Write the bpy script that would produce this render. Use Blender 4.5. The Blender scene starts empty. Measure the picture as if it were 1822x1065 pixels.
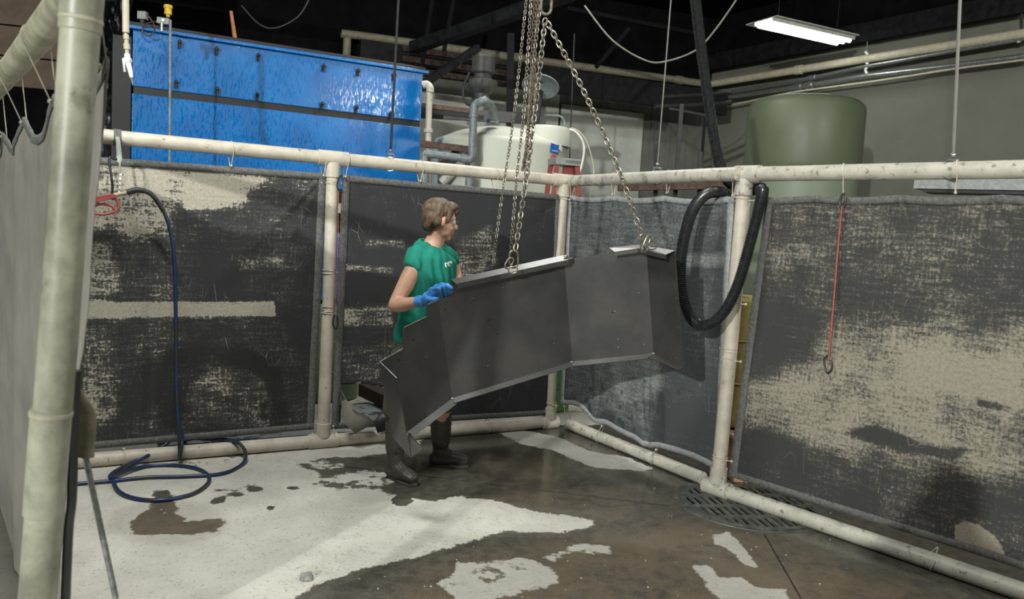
import bpy, bmesh, math, random
import numpy as np
from mathutils import Vector, Matrix, noise as mnoise

random.seed(7)
rng = np.random.default_rng(7)
SC = bpy.context.scene
COL = SC.collection

# ------------------------------------------------------------------ camera
FPX, CX, CY, CAMH = 1400.0, 911.0, 532.5, 1.58
PITCH, ROLL = math.radians(4.97), math.radians(3.25)
_cp, _sp, _cr, _sr = math.cos(PITCH), math.sin(PITCH), math.cos(ROLL), math.sin(ROLL)
FW = Vector((0, _cp, -_sp)); _R0 = Vector((1, 0, 0)); _U0 = Vector((0, _sp, _cp))
RT = _cr * _R0 + _sr * _U0; UP = _cr * _U0 - _sr * _R0
EYE = Vector((0, 0, CAMH))
cam = bpy.data.cameras.new('camera'); cam_o = bpy.data.objects.new('camera', cam); COL.objects.link(cam_o)
M = Matrix((RT, UP, -FW)).transposed().to_4x4(); M.translation = EYE
cam_o.matrix_world = M
cam.sensor_width = 36; cam.lens = FPX / 1822 * 36; cam.clip_start = .05; cam.clip_end = 80
cam.dof.use_dof = True; cam.dof.focus_distance = 4.9; cam.dof.aperture_fstop = 3.5
SC.camera = cam_o

# ------------------------------------------------------------------ world, exposure, lamps
w = bpy.data.worlds.new('world'); SC.world = w; w.use_nodes = True
w.node_tree.nodes['Background'].inputs[0].default_value = (.80, .92, 1.0, 1)
w.node_tree.nodes['Background'].inputs[1].default_value = .022
SC.view_settings.view_transform = 'Standard'; SC.view_settings.look = 'None'
SC.view_settings.gamma = 1; SC.view_settings.exposure = -.25
SC.view_settings.use_curve_mapping = False

def area(name, loc, target, sx, sy, power, col=(1, 1, .96)):
    l = bpy.data.lights.new(name, 'AREA'); l.shape = 'RECTANGLE'; l.size = sx; l.size_y = sy
    l.energy = power; l.color = col
    o = bpy.data.objects.new(name, l); COL.objects.link(o); o.location = loc
    d = Vector(target) - Vector(loc)
    o.rotation_euler = d.to_track_quat('-Z', 'Y').to_euler()
    return o
# hall lamps that hang out of frame: one small highbay, then fluorescent fittings
area('hall_lamp', (-4.75, -8.6, 4.3), (.6, 4.6, .9), .2, .2, 1900, (.98, 1, .95))
area('hall_lamp', (-1.6, 2.9, 4.6), (-1.5, 3.6, 0), 1.3, .3, 185, (.98, 1, .95))
area('hall_lamp', (1.0, 2.3, 4.6), (.6, 3.6, 0), 1.3, .3, 40, (.98, 1, .95))
area('hall_lamp', (4.8, 2.45, 4.1), (1.6, 6.5, 1.8), 1.3, .3, 170, (1, 1, .92))
area('hall_lamp', (.2, 7.5, 4.9), (.0, 6.9, 0), 1.6, .5, 120, (1, .99, .94))

# ------------------------------------------------------------------ pixel -> place helpers (used once, to measure where things stand)
def ray(x, y): return FW + (x - CX) / FPX * RT + (CY - y) / FPX * UP
def at(x, y, Y): d = ray(x, y); return EYE + d * (Y / d.y)
def atz(x, y, z): d = ray(x, y); return EYE + d * ((z - CAMH) / d.z)
def onp(x, y, P, n): d = ray(x, y); return EYE + d * ((P - EYE).dot(n) / d.dot(n))

# ------------------------------------------------------------------ materials
def newmat(name):
    m = bpy.data.materials.new(name); m.use_nodes = True
    nt = m.node_tree; b = nt.nodes['Principled BSDF']
    return m, nt, b
class NB:
    def __init__(s, nt): s.nt = nt; s.N = nt.nodes; s.L = nt.links
    def coord(s, kind='Object', scale=(1, 1, 1), rot=(0, 0, 0)):
        c = s.N.new('ShaderNodeTexCoord'); mp = s.N.new('ShaderNodeMapping')
        mp.inputs['Scale'].default_value = scale; mp.inputs['Rotation'].default_value = rot
        s.L.new(c.outputs[kind], mp.inputs[0]); return mp.outputs[0]
    def noise(s, vec, scale, detail=6, rough=.6, dist=0):
        n = s.N.new('ShaderNodeTexNoise'); n.inputs['Scale'].default_value = scale
        n.inputs['Detail'].default_value = detail; n.inputs['Roughness'].default_value = rough
        n.inputs['Distortion'].default_value = dist; s.L.new(vec, n.inputs['Vector']); return n.outputs[0]
    def voro(s, vec, scale, feature='F1', rnd=1):
        n = s.N.new('ShaderNodeTexVoronoi'); n.feature = feature; n.inputs['Scale'].default_value = scale
        n.inputs['Randomness'].default_value = rnd
        s.L.new(vec, n.inputs['Vector']); return n.outputs[0]
    def attr(s, name):
        n = s.N.new('ShaderNodeAttribute'); n.attribute_name = name; return n.outputs['Fac']
    def m(s, op, a, b=None, c=None, clamp=False):
        n = s.N.new('ShaderNodeMath'); n.operation = op; n.use_clamp = clamp
        for i, v in enumerate((a, b, c)):
            if v is None: continue
            if isinstance(v, (int, float)): n.inputs[i].default_value = v
            else: s.L.new(v, n.inputs[i])
        return n.outputs[0]
    def step(s, v, lo, hi):
        n = s.N.new('ShaderNodeMapRange'); n.interpolation_type = 'SMOOTHSTEP'
        n.inputs[1].default_value = lo; n.inputs[2].default_value = hi; s.L.new(v, n.inputs[0]); return n.outputs[0]
    def lin(s, v, lo, hi, a, b):
        n = s.N.new('ShaderNodeMapRange')
        for i, q in zip((1, 2, 3, 4), (lo, hi, a, b)): n.inputs[i].default_value = q
        s.L.new(v, n.inputs[0]); return n.outputs[0]
    def mix(s, f, a, b):
        n = s.N.new('ShaderNodeMix'); n.data_type = 'RGBA'
        for k, v in ((0, f), (6, a), (7, b)):
            if isinstance(v, (int, float)): n.inputs[k].default_value = v
            elif isinstance(v, tuple): n.inputs[k].default_value = v + (1,) if len(v) == 3 else v
            else: s.L.new(v, n.inputs[k])
        return n.outputs[2]
    def bump(s, h, strength, dist, bsdf):
        n = s.N.new('ShaderNodeBump'); n.inputs['Strength'].default_value = strength
        n.inputs['Distance'].default_value = dist; s.L.new(h, n.inputs['Height']); s.L.new(n.outputs[0], bsdf.inputs['Normal'])

def plain(name, col, rough=.6, metal=0, var=.18, scale=14, bump=.0, spec=.5, col2=None, thr=None):
    m, nt, b = newmat(name); q = NB(nt)
    v = q.coord(); n = q.noise(v, scale, 6, .62)
    dark = tuple(c * (1 - var) for c in col); lite = tuple(min(1, c * (1 + var)) for c in col)
    c = q.mix(q.step(n, .3, .7), dark, lite)
    if col2:
        n2 = q.noise(v, thr[2] if len(thr) > 2 else scale * .7, 8, .7)
        c = q.mix(q.step(n2, thr[0], thr[1]), c, col2)
    nt.links.new(c, b.inputs['Base Color'])
    b.inputs['Metallic'].default_value = metal; b.inputs['Specular IOR Level'].default_value = spec
    nt.links.new(q.lin(n, .2, .8, max(.03, rough - .1), min(1, rough + .1)), b.inputs['Roughness'])
    if bump: q.bump(n, .6, bump, b)
    return m

MAT = {}
def PM(k, *a, **kw): MAT[k] = plain(k, *a, **kw)
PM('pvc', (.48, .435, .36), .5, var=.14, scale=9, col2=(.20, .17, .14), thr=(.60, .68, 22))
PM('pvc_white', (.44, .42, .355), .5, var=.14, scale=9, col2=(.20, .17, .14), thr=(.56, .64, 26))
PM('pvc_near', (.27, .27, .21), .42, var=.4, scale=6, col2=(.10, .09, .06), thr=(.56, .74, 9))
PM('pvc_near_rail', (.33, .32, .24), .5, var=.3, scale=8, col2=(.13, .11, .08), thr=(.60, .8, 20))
PM('pvc_rim', (.62, .6, .52), .5)
PM('hem', (.105, .105, .10), .85, var=.35, scale=60, bump=.001)
PM('hem_light', (.27, .28, .28), .8, var=.2, scale=40)
PM('cord', (.50, .46, .36), .8)
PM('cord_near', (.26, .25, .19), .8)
PM('cord_dark', (.03, .03, .03), .7)
PM('steel_dark', (.03, .03, .03), .45, .4)
PM('black_rubber', (.018, .019, .021), .5, scale=30)
PM('hose_black', (.022, .023, .025), .28, scale=40, var=.3)
PM('blue_hose', (.012, .03, .085), .35, col2=(.03, .03, .03), thr=(.5, .6, 6))
PM('gun_red', (.36, .07, .065), .5, var=.25, scale=30)
PM('galv', (.30, .31, .31), .35, .75, var=.3, scale=50)
PM('chain', (.27, .25, .20), .38, .8, var=.35, scale=60)
PM('chain_rust', (.12, .085, .065), .6, .5, var=.35, scale=60)
PM('grey_pipe', (.17, .20, .21), .5, var=.3, scale=30)
PM('cream_pipe', (.46, .42, .31), .5, var=.12)
PM('rust', (.075, .045, .032), .8, var=.5, scale=30, bump=.003)
PM('skin', (.54, .31, .215), .5, var=.07, scale=20)
PM('ear_skin', (.55, .24, .18), .5, var=.07, scale=20)
PM('shorts', (.07, .07, .052), .9, var=.4, scale=12)
PM('boot', (.055, .048, .041), .5, var=.25, scale=25, bump=.001)
PM('boot_trim', (.09, .08, .07), .6)
PM('white_print', (.8, .85, .85), .7)
PM('eye', (.7, .7, .68), .2); PM('lens', (.5, .5, .5), .1)
PM('glass_frame', (.05, .05, .05), .3)
PM('red', (.20, .03, .02), .6, var=.25)
PM('ladder_cap', (.24, .26, .24), .5)
PM('ladder_alu', (.45, .43, .4), .35, .6)
PM('yellow', (.60, .38, .02), .5)
PM('yellow_drum', (.40, .33, .11), .6)
PM('green_thing', (.05, .14, .04), .6)
PM('wood', (.38, .22, .12), .8, scale=30)
PM('orange_stick', (.42, .17, .06), .7)
PM('bungee', (.36, .10, .075), .8, var=.3, scale=60)
PM('bungee_pale', (.45, .33, .27), .8, var=.3, scale=60)
PM('tape', (.17, .15, .10), .8, var=.3, scale=20)
PM('stone', (.22, .22, .21), .9, var=.3, scale=60, bump=.004)
PM('debris', (.36, .35, .31), .8)
PM('dark_paint', (.012, .013, .014), .55)
PM('wire', (.15, .145, .125), .6)
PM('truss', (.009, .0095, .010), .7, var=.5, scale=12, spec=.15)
PM('cream_pipe_shaded', (.22, .20, .145), .6, var=.2)  # darker copy of the cream pipe, shade under the roof put into its colour
PM('rust_shaded', (.035, .025, .02), .9, var=.5, scale=30, spec=.1)  # darker copy of the rust, roof gloom put into its colour
PM('lamp_metal', (.5, .5, .47), .5)
PM('sheet_edge', (.55, .56, .55), .3, .9)
PM('box_label', (.02, .11, .40), .5); PM('label_white', (.75, .75, .74), .6); PM('label_dark', (.02, .03, .05), .5)
PM('label_red', (.45, .10, .12), .6); PM('ink', (.04, .04, .04), .7)
PM('platform', (.36, .39, .38), .35, var=.15, scale=6, col2=(.09, .10, .10), thr=(.56, .60, 5))
PM('tank_white', (.44, .455, .385), .5, var=.05, scale=3, col2=(.34, .36, .30), thr=(.55, .8, 6))
PM('tank_green', (.095, .115, .07), .5, var=.05, scale=3)
PM('tank_green_low', (.17, .20, .145), .5, var=.05, scale=3)
PM('wall_white', (.155, .155, .125), .9, var=.06, scale=3, col2=(.10, .10, .083), thr=(.45, .9, 1.2))
PM('wall_panel', (.46, .47, .42), .8, var=.12, scale=4, col2=(.05, .05, .045), thr=(.64, .68, 30))
PM('wall_metal', (.13, .135, .118), .55, var=.15, scale=4, col2=(.06, .06, .055), thr=(.62, .75, 9))
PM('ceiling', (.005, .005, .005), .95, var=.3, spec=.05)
PM('roof_black', (.005, .005, .006), .9, var=.4, scale=3, spec=.05)  # near-black colour standing in for the unlit roof space
PM('board_brown', (.07, .048, .03), .8, var=.3, scale=8)
PM('valve_dark', (.055, .055, .05), .6, var=.3)
PM('tarp_black', (.02, .021, .024), .35, var=.5, scale=7)
PM('grate', (.095, .10, .09), .5, .25, var=.4, scale=14, col2=(.23, .21, .18), thr=(.6, .66, 14))
PM('pit', (.004, .004, .004), .9)

def sheet_mat():
    m, nt, b = newmat('sheet_steel'); q = NB(nt)
    v = q.coord(); n = q.noise(v, 5, 5, .6); f = q.noise(v, 160, 2, .5)
    st = q.noise(q.coord(scale=(3, 3, 40)), 1.5, 4, .6)
    c = q.mix(q.step(n, .3, .7), (.060, .061, .062), (.094, .092, .089))
    c = q.mix(q.lin(st, .35, .65, 0, .35), c, (.08, .075, .07))
    nt.links.new(c, b.inputs['Base Color'])
    b.inputs['Metallic'].default_value = .55
    nt.links.new(q.lin(f, .2, .8, .30, .42), b.inputs['Roughness'])
    return m
MAT['sheet'] = sheet_mat()

def blue_mat():
    m, nt, b = newmat('blue_enamel'); q = NB(nt)
    v = q.coord(); n = q.noise(v, 2.5, 4, .5)
    drip = q.noise(q.coord(scale=(1, 1, .22)), 75, 3, .7)
    spat = q.step(q.noise(v, 70, 3, .6), .70, .76)
    c = q.mix(q.step(n, .3, .7), (.0, .105, .35), (.0, .15, .46))
    c = q.mix(spat, c, (.25, .38, .50))
    nt.links.new(c, b.inputs['Base Color'])
    stk = q.step(drip, .50, .60)
    nt.links.new(q.m('SUBTRACT', .40, q.m('MULTIPLY', stk, .29)), b.inputs['Roughness'])
    q.bump(drip, 1, .0009, b)
    return m
MAT['blue'] = blue_mat()

def curtain_mat(name, dark, light, ramp=(.44, .62), amp=1.35, bias=0.0):
    m, nt, b = newmat(name); q = NB(nt)
    uv = q.coord('UV'); wear = q.attr('wear')
    n1 = q.noise(uv, 3.0, 8, .68, .3)
    nh = q.noise(q.coord('UV', (1.2, 9, 1)), 5, 6, .7, .2)
    nv = q.noise(q.coord('UV', (26, 2.2, 1)), 3, 5, .7)
    fine = q.noise(uv, 60, 4, .75)
    s = q.m('ADD', q.m('MULTIPLY', q.m('SUBTRACT', n1, .5), .9), q.m('MULTIPLY', q.m('SUBTRACT', nh, .5), .9))
    s = q.m('ADD', s, q.m('MULTIPLY', q.m('SUBTRACT', nv, .5), .55))
    s = q.m('ADD', s, q.m('MULTIPLY', q.m('SUBTRACT', fine, .5), .95))
    s = q.m('MULTIPLY', s, amp)
    val = q.m('ADD', s, q.m('ADD', wear, bias))
    mask = q.step(val, *ramp)
    soft = q.step(val, .05, .75)
    mid = tuple(d * .62 + l * .10 for d, l in zip(dark, light))
    base = q.mix(q.m('MULTIPLY', soft, .9), dark, tuple(d * .75 + l * .22 for d, l in zip(dark, light)))
    lite = q.mix(q.step(fine, .35, .65), tuple(l * .82 for l in light), tuple(min(1, l * 1.1) for l in light))
    c = q.mix(q.m('MULTIPLY', mask, .92), base, lite)
    # hair-thin scratches
    vx = q.voro(q.coord('UV', (5, 1.7, 1), (0, 0, .5)), 2.6, 'DISTANCE_TO_EDGE')
    brk = q.step(q.noise(uv, 4.3, 3, .6), .55, .65)
    scr = q.m('MULTIPLY', q.m('SUBTRACT', 1, q.step(vx, .0, .010)), brk)
    c = q.mix(q.m('MULTIPLY', scr, .55), c, tuple(min(1, l * 1.1) for l in light))
    vd = q.voro(q.coord('UV', (2.1, 3.4, 1), (0, 0, .3)), 5.5, 'DISTANCE_TO_EDGE')
    b2 = q.step(q.noise(q.coord('UV', (1, 1.6, 1), (0, 0, 1.)), 2.6, 4, .65), .56, .66)
    c = q.mix(q.m('MULTIPLY', q.m('MULTIPLY', q.m('SUBTRACT', 1, q.step(vd, .0, .022)), b2), .8), c, tuple(d * .4 for d in dark))
    stain = q.attr('wet')
    c = q.mix(q.m('MULTIPLY', stain, .78), c, tuple(d * .45 for d in dark))
    nt.links.new(c, b.inputs['Base Color'])
    nt.links.new(q.m('SUBTRACT', .86, q.m('MULTIPLY', stain, .25)), b.inputs['Roughness'])
    b.inputs['Specular IOR Level'].default_value = .35
    wv = q.noise(q.coord('UV', (1, 1, 1)), 260, 2, .5)
    q.bump(q.m('ADD', q.m('MULTIPLY', val, .5), q.m('MULTIPLY', wv, .5)), .4, .002, b)
    return m
BEIGE = (.43, .40, .33)
MAT['curtA'] = curtain_mat('curtain_black_beige', (.027, .028, .030), (.38, .355, .29))
MAT['curtB'] = curtain_mat('curtain_blue_grey', (.052, .060, .063), (.27, .285, .28), (.2, .95), .95)
MAT['curtC'] = curtain_mat('curtain_worn_grey', (.038, .038, .038), (.28, .257, .20), (.30, .80), 1.25)
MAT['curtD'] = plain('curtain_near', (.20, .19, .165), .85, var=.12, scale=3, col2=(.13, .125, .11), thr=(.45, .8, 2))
def floor_mat():
    m, nt, b = newmat('wash_bay_concrete'); q = NB(nt)
    v = q.coord(); wet = q.attr('wet'); br = q.attr('brown'); pud = q.attr('sheen')
    n1 = q.noise(v, 3.0, 8, .65, .4); n2 = q.noise(v, 14, 6, .7, .2); fine = q.noise(v, 90, 3, .6)
    agg = q.voro(v, 42); agg2 = q.voro(v, 95)
    s = q.m('ADD', q.m('MULTIPLY', q.m('SUBTRACT', n1, .5), 1.7), q.m('MULTIPLY', q.m('SUBTRACT', n2, .5), 1.3))
    val = q.m('ADD', s, wet)
    mask = q.step(val, .42, .58)
    dry = q.mix(q.step(n1, .3, .7), (.43, .415, .365), (.55, .53, .475))
    pit = q.m('MULTIPLY', q.m('SUBTRACT', 1, q.step(agg, .16, .36)), q.step(n2, .40, .55))
    dry = q.mix(q.m('MULTIPLY', pit, .6), dry, (.23, .21, .175))
    dry = q.mix(q.m('MULTIPLY', q.step(fine, .5, .8), .4), dry, (.66, .64, .6))
    dry = q.mix(q.m('MULTIPLY', br, .5), dry, (.22, .215, .19))
    wetc = q.mix(q.step(n2, .35, .65), (.042, .040, .034), (.085, .078, .061))
    wetc = q.mix(q.m('MULTIPLY', br, q.step(q.m('ADD', n1, q.m('MULTIPLY', n2, .4)), .45, .85)), wetc, (.125, .10, .066))
    sp = q.m('SUBTRACT', 1, q.step(agg2, .06, .2))
    wetc = q.mix(q.m('MULTIPLY', q.m('MULTIPLY', sp, br), .6), wetc, (.42, .36, .26))
    wetc = q.mix(q.m('MULTIPLY', q.step(fine, .52, .75), .45), wetc, (.20, .17, .12))
    c = q.mix(mask, dry, wetc)
    nt.links.new(c, b.inputs['Base Color'])
    rw = q.m('SUBTRACT', .50, q.m('MULTIPLY', pud, .42))
    r = q.m('ADD', q.m('MULTIPLY', mask, rw), q.m('MULTIPLY', q.m('SUBTRACT', 1, mask), .78))
    nt.links.new(r, b.inputs['Roughness'])
    h = q.m('ADD', q.m('MULTIPLY', agg, -.5), fine)
    h = q.m('MULTIPLY', h, q.m('SUBTRACT', 1, q.m('MULTIPLY', mask, q.m('MULTIPLY', pud, .93))))
    q.bump(h, .45, .006, b)
    return m
MAT['floor'] = floor_mat()

def shirt_mat():
    m, nt, b = newmat('green_cotton'); q = NB(nt); v = q.coord()
    n = q.noise(v, 9, 4, .6)
    nt.links.new(q.mix(q.step(n, .3, .7), (.0, .165, .115), (.002, .21, .15)), b.inputs['Base Color'])
    b.inputs['Roughness'].default_value = .85
    q.bump(q.noise(v, 500, 2, .5), .3, .001, b); return m
MAT['shirt'] = shirt_mat()
def glove_mat():
    m, nt, b = newmat('blue_nitrile'); q = NB(nt); v = q.coord()
    n = q.noise(v, 40, 4, .6)
    nt.links.new(q.mix(q.step(n, .3, .7), (.03, .22, .62), (.08, .32, .76)), b.inputs['Base Color'])
    b.inputs['Roughness'].default_value = .4
    q.bump(n, .6, .004, b); return m
MAT['glove'] = glove_mat()
def hair_mat():
    m, nt, b = newmat('brown_hair'); q = NB(nt)
    n = q.noise(q.coord(scale=(1, 1, .35)), 60, 5, .7); n2 = q.noise(q.coord(), 14, 3, .6)
    c = q.mix(q.step(n, .3, .7), (.030, .019, .011), (.20, .13, .078))
    c = q.mix(q.m('MULTIPLY', q.step(n2, .35, .65), .7), c, (.07, .045, .027))
    nt.links.new(c, b.inputs['Base Color']); b.inputs['Roughness'].default_value = .55
    q.bump(n, .8, .006, b); return m
MAT['hair'] = hair_mat()
def emis(name, col, s):
    m, nt, b = newmat(name); b.inputs['Emission Color'].default_value = col + (1,)
    b.inputs['Emission Strength'].default_value = s; b.inputs['Base Color'].default_value = col + (1,); return m
MAT['tube_on'] = emis('lit_tube', (.93, 1, .96), 22)

# ------------------------------------------------------------------ mesh helpers
class MB:
    def __init__(s): s.v = []; s.f = []
    def add(s, vs, fs):
        o = len(s.v); s.v += [tuple(p) for p in vs]; s.f += [tuple(i + o for i in f) for f in fs]; return s
    def box(s, c, size, R=None):
        hx, hy, hz = [q / 2 for q in size]; c = Vector(c)
        vs = [Vector((x, y, z)) for x in (-hx, hx) for y in (-hy, hy) for z in (-hz, hz)]
        if R is not None: vs = [R @ p for p in vs]
        return s.add([c + p for p in vs], [(0, 1, 3, 2), (4, 6, 7, 5), (0, 4, 5, 1), (2, 3, 7, 6), (0, 2, 6, 4), (1, 5, 7, 3)])
    def bar(s, a, b, wdt, t, up=(0, 0, 1)):
        a, b = Vector(a), Vector(b); d = b - a; L = d.length; d.normalize(); up = Vector(up)
        x = d.cross(up)
        if x.length < 1e-4: x = d.cross(Vector((1, 0, 0)))
        x.normalize(); z = x.cross(d)
        R = Matrix((x, d, z)).transposed()
        return s.box((a + b) / 2, (wdt, L, t), R)
    def tube(s, pts, rad, seg=12, cap=True, flat=None, ref=None, closed=False):
        P = [Vector(p) for p in pts]; n = len(P)
        R = rad if hasattr(rad, '__len__') else [rad] * n
        T = []
        for i in range(n):
            if closed: t = P[(i + 1) % n] - P[i - 1]
            else: t = P[min(i + 1, n - 1)] - P[max(i - 1, 0)]
            if t.length < 1e-9: t = Vector((0, 0, 1))
            T.append(t.normalized())
        u = Vector(ref) if ref is not None else (Vector((0, 0, 1)) if abs(T[0].z) < .9 else Vector((1, 0, 0)))
        u = (u - T[0] * u.dot(T[0])).normalized()
        vs = []; fs = []
        for i in range(n):
            if ref is not None: u = Vector(ref)
            u = (u - T[i] * u.dot(T[i]))
            u = u.normalized() if u.length > 1e-6 else Vector((1, 0, 0))
            v = T[i].cross(u); fa, fb = (flat[i] if flat is not None and hasattr(flat[0], '__len__') else flat) if flat else (1, 1)
            for k in range(seg):
                a = 2 * math.pi * k / seg
                vs.append(P[i] + (u * math.cos(a) * fa + v * math.sin(a) * fb) * R[i])
        m = n if closed else n - 1
        for i in range(m):
            j = (i + 1) % n
            for k in range(seg):
                k2 = (k + 1) % seg; fs.append((i * seg + k, i * seg + k2, j * seg + k2, j * seg + k))
        if cap and not closed:
            fs.append(tuple(range(seg - 1, -1, -1))); fs.append(tuple((n - 1) * seg + k for k in range(seg)))
        return s.add(vs, fs)
    def pipe(s, a, b, r, seg=20, wall=.006):
        """open hollow pipe"""
        a, b = Vector(a), Vector(b); d = (b - a).normalized()
        pts = [a + d * .02, a, a, b, b, b - d * .02]; ri = r - wall
        return s.tube([a + d * .06, a, a + d * 1e-4, b - d * 1e-4, b, b - d * .06], [ri, ri, r, r, ri, ri], seg, cap=True)
    def ell(s, c, r, R=None, seg=20, rings=12):
        c = Vector(c); r = (r, r, r) if not hasattr(r, '__len__') else r; vs = []; fs = []
        for i in range(rings + 1):
            th = math.pi * i / rings
            for k in range(seg):
                a = 2 * math.pi * k / seg
                p = Vector((r[0] * math.sin(th) * math.cos(a), r[1] * math.sin(th) * math.sin(a), r[2] * math.cos(th)))
                vs.append(c + (R @ p if R is not None else p))
        for i in range(rings):
            for k in range(seg):
                k2 = (k + 1) % seg; q = (i * seg + k, (i + 1) * seg + k, (i + 1) * seg + k2, i * seg + k2)
                fs.append(q)
        return s.add(vs, fs)
    def lathe(s, prof, c, seg=40, ax=None):
        """prof list of (r,z) about the vertical through c"""
        c = Vector(c); vs = []; fs = []
        for r, z in prof:
            for k in range(seg):
                a = 2 * math.pi * k / seg; vs.append(c + Vector((r * math.cos(a), r * math.sin(a), z)))
        for i in range(len(prof) - 1):
            for k in range(seg):
                k2 = (k + 1) % seg; fs.append((i * seg + k, i * seg + k2, (i + 1) * seg + k2, (i + 1) * seg + k))
        fs.append(tuple(range(seg - 1, -1, -1))); fs.append(tuple((len(prof) - 1) * seg + k for k in range(seg)))
        return s.add(vs, fs)

ORG = {}
def empty(name, loc):
    o = bpy.data.objects.new(name, None); COL.objects.link(o); o.location = Vector(loc); o.empty_display_size = .1
    ORG[o] = Vector(loc); return o
def tag(o, label=None, cat=None, group=None, kind=None):
    if label: o['label'] = label
    if cat: o['category'] = cat
    if group: o['group'] = group
    if kind: o['kind'] = kind
    return o
def thing(name, label, cat, loc, group=None): return tag(empty(name, loc), label, cat, group)
def link(name, mb, mat, parent=None, smooth=True, label=None, base=None, mods=None):
    me = bpy.data.meshes.new(name)
    V = mb.v
    if parent is not None: org = ORG[parent]
    else: org = Vector(base) if base is not None else Vector((0, 0, 0))
    me.from_pydata([tuple(Vector(p) - org) for p in V], [], mb.f)
    bm = bmesh.new(); bm.from_mesh(me)
    bmesh.ops.remove_doubles(bm, verts=bm.verts, dist=1e-5)
    bmesh.ops.recalc_face_normals(bm, faces=bm.faces); bm.to_mesh(me); bm.free()
    o = bpy.data.objects.new(name, me); COL.objects.link(o)
    mats = mat if isinstance(mat, (list, tuple)) else [mat]
    for q in mats: me.materials.append(MAT[q])
    if smooth:
        me.shade_smooth()
        me.set_sharp_from_angle(angle=math.radians(38))
    if parent is not None: o.parent = parent
    else: o.location = org
    ORG[o] = org
    if label: o['label'] = label
    return o
def bevel(o, wd=.004, seg=2):
    m = o.modifiers.new('bevel', 'BEVEL'); m.width = wd; m.segments = seg; m.limit_method = 'ANGLE'; return o
def spline(pts, n=8, closed=False):
    P = [Vector(p) for p in pts]; out = []; N = len(P)
    for i in range(N if closed else N - 1):
        g = lambda k: P[k % N] if closed else P[max(0, min(N - 1, k))]
        a, b, c, d = g(i - 1), g(i), g(i + 1), g(i + 2)
        for k in range(n):
            t = k / n
            out.append(.5 * ((2 * b) + (c - a) * t + (2 * a - 5 * b + 4 * c - d) * t * t + (3 * b - a - 3 * c + d) * t ** 3))
    if not closed: out.append(P[-1])
    return out
def resample(pts, step):
    P = [Vector(p) for p in pts]; out = [P[0].copy()]; acc = 0.
    for i in range(len(P) - 1):
        a, b = P[i], P[i + 1]; L = (b - a).length; pos = step - acc
        while pos <= L: out.append(a + (b - a) * (pos / L)); pos += step
        acc = (acc + L) % step if L > 0 else acc
    return out
def copy_obj(o, parent=None):
    c = o.copy(); COL.objects.link(c); c.parent = parent; ORG[c] = ORG.get(o, Vector()); return c

# polygon fields on surfaces (where paint is worn, where water stands)
def pfield(X, Y, base, shapes):
    F = np.full(X.shape, float(base))
    for poly, val, soft in shapes:
        P = np.array(poly); n = len(P); inside = np.zeros(X.shape, bool); D = np.full(X.shape, 1e9)
        for i in range(n):
            x1, y1 = P[i]; x2, y2 = P[(i + 1) % n]
            c = ((y1 > Y) != (y2 > Y)) & (X < (x2 - x1) * (Y - y1) / ((y2 - y1) if y2 != y1 else 1e-12) + x1)
            inside ^= c
            dx, dy = x2 - x1, y2 - y1; L = dx * dx + dy * dy + 1e-12
            t = np.clip(((X - x1) * dx + (Y - y1) * dy) / L, 0, 1)
            D = np.minimum(D, np.hypot(X - x1 - t * dx, Y - y1 - t * dy))
        sd = np.where(inside, D, -D); t = np.clip(sd / (2 * soft) + .5, 0, 1); t = t * t * (3 - 2 * t)
        F = F * (1 - t) + val * t
    return F
def ring(cx, cy, rx, ry, ang=0, n=14):
    a = math.radians(ang)
    return [(cx + rx * math.cos(2 * math.pi * k / n) * math.cos(a) - ry * math.sin(2 * math.pi * k / n) * math.sin(a),
             cy + rx * math.cos(2 * math.pi * k / n) * math.sin(a) + ry * math.sin(2 * math.pi * k / n) * math.cos(a)) for k in range(n)]
def wig(x, y, s, seed=0): return mnoise.noise(Vector((x * s, y * s, seed * 7.3)))

# ================================================================== LAYOUT
A0 = Vector((-2.56, 4.66, 0)); A1 = Vector((.40, 6.33, 0)); AD = (A1 - A0).normalized(); AN = Vector((AD.y, -AD.x, 0))
P1 = Vector((-1.265, 5.39, 0)); P1 = A0 + AD * (P1 - A0).dot(AD)
P3 = Vector((1.35, 4.82, 0)); BD = (P3 - A1).normalized(); BN = Vector((BD.y, -BD.x, 0))
CE = Vector((2.41, 3.64, 0)); CD = (CE - P3).normalized(); CN = Vector((CD.y, -CD.x, 0))
PR = .044; TZ = 2.0

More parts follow.
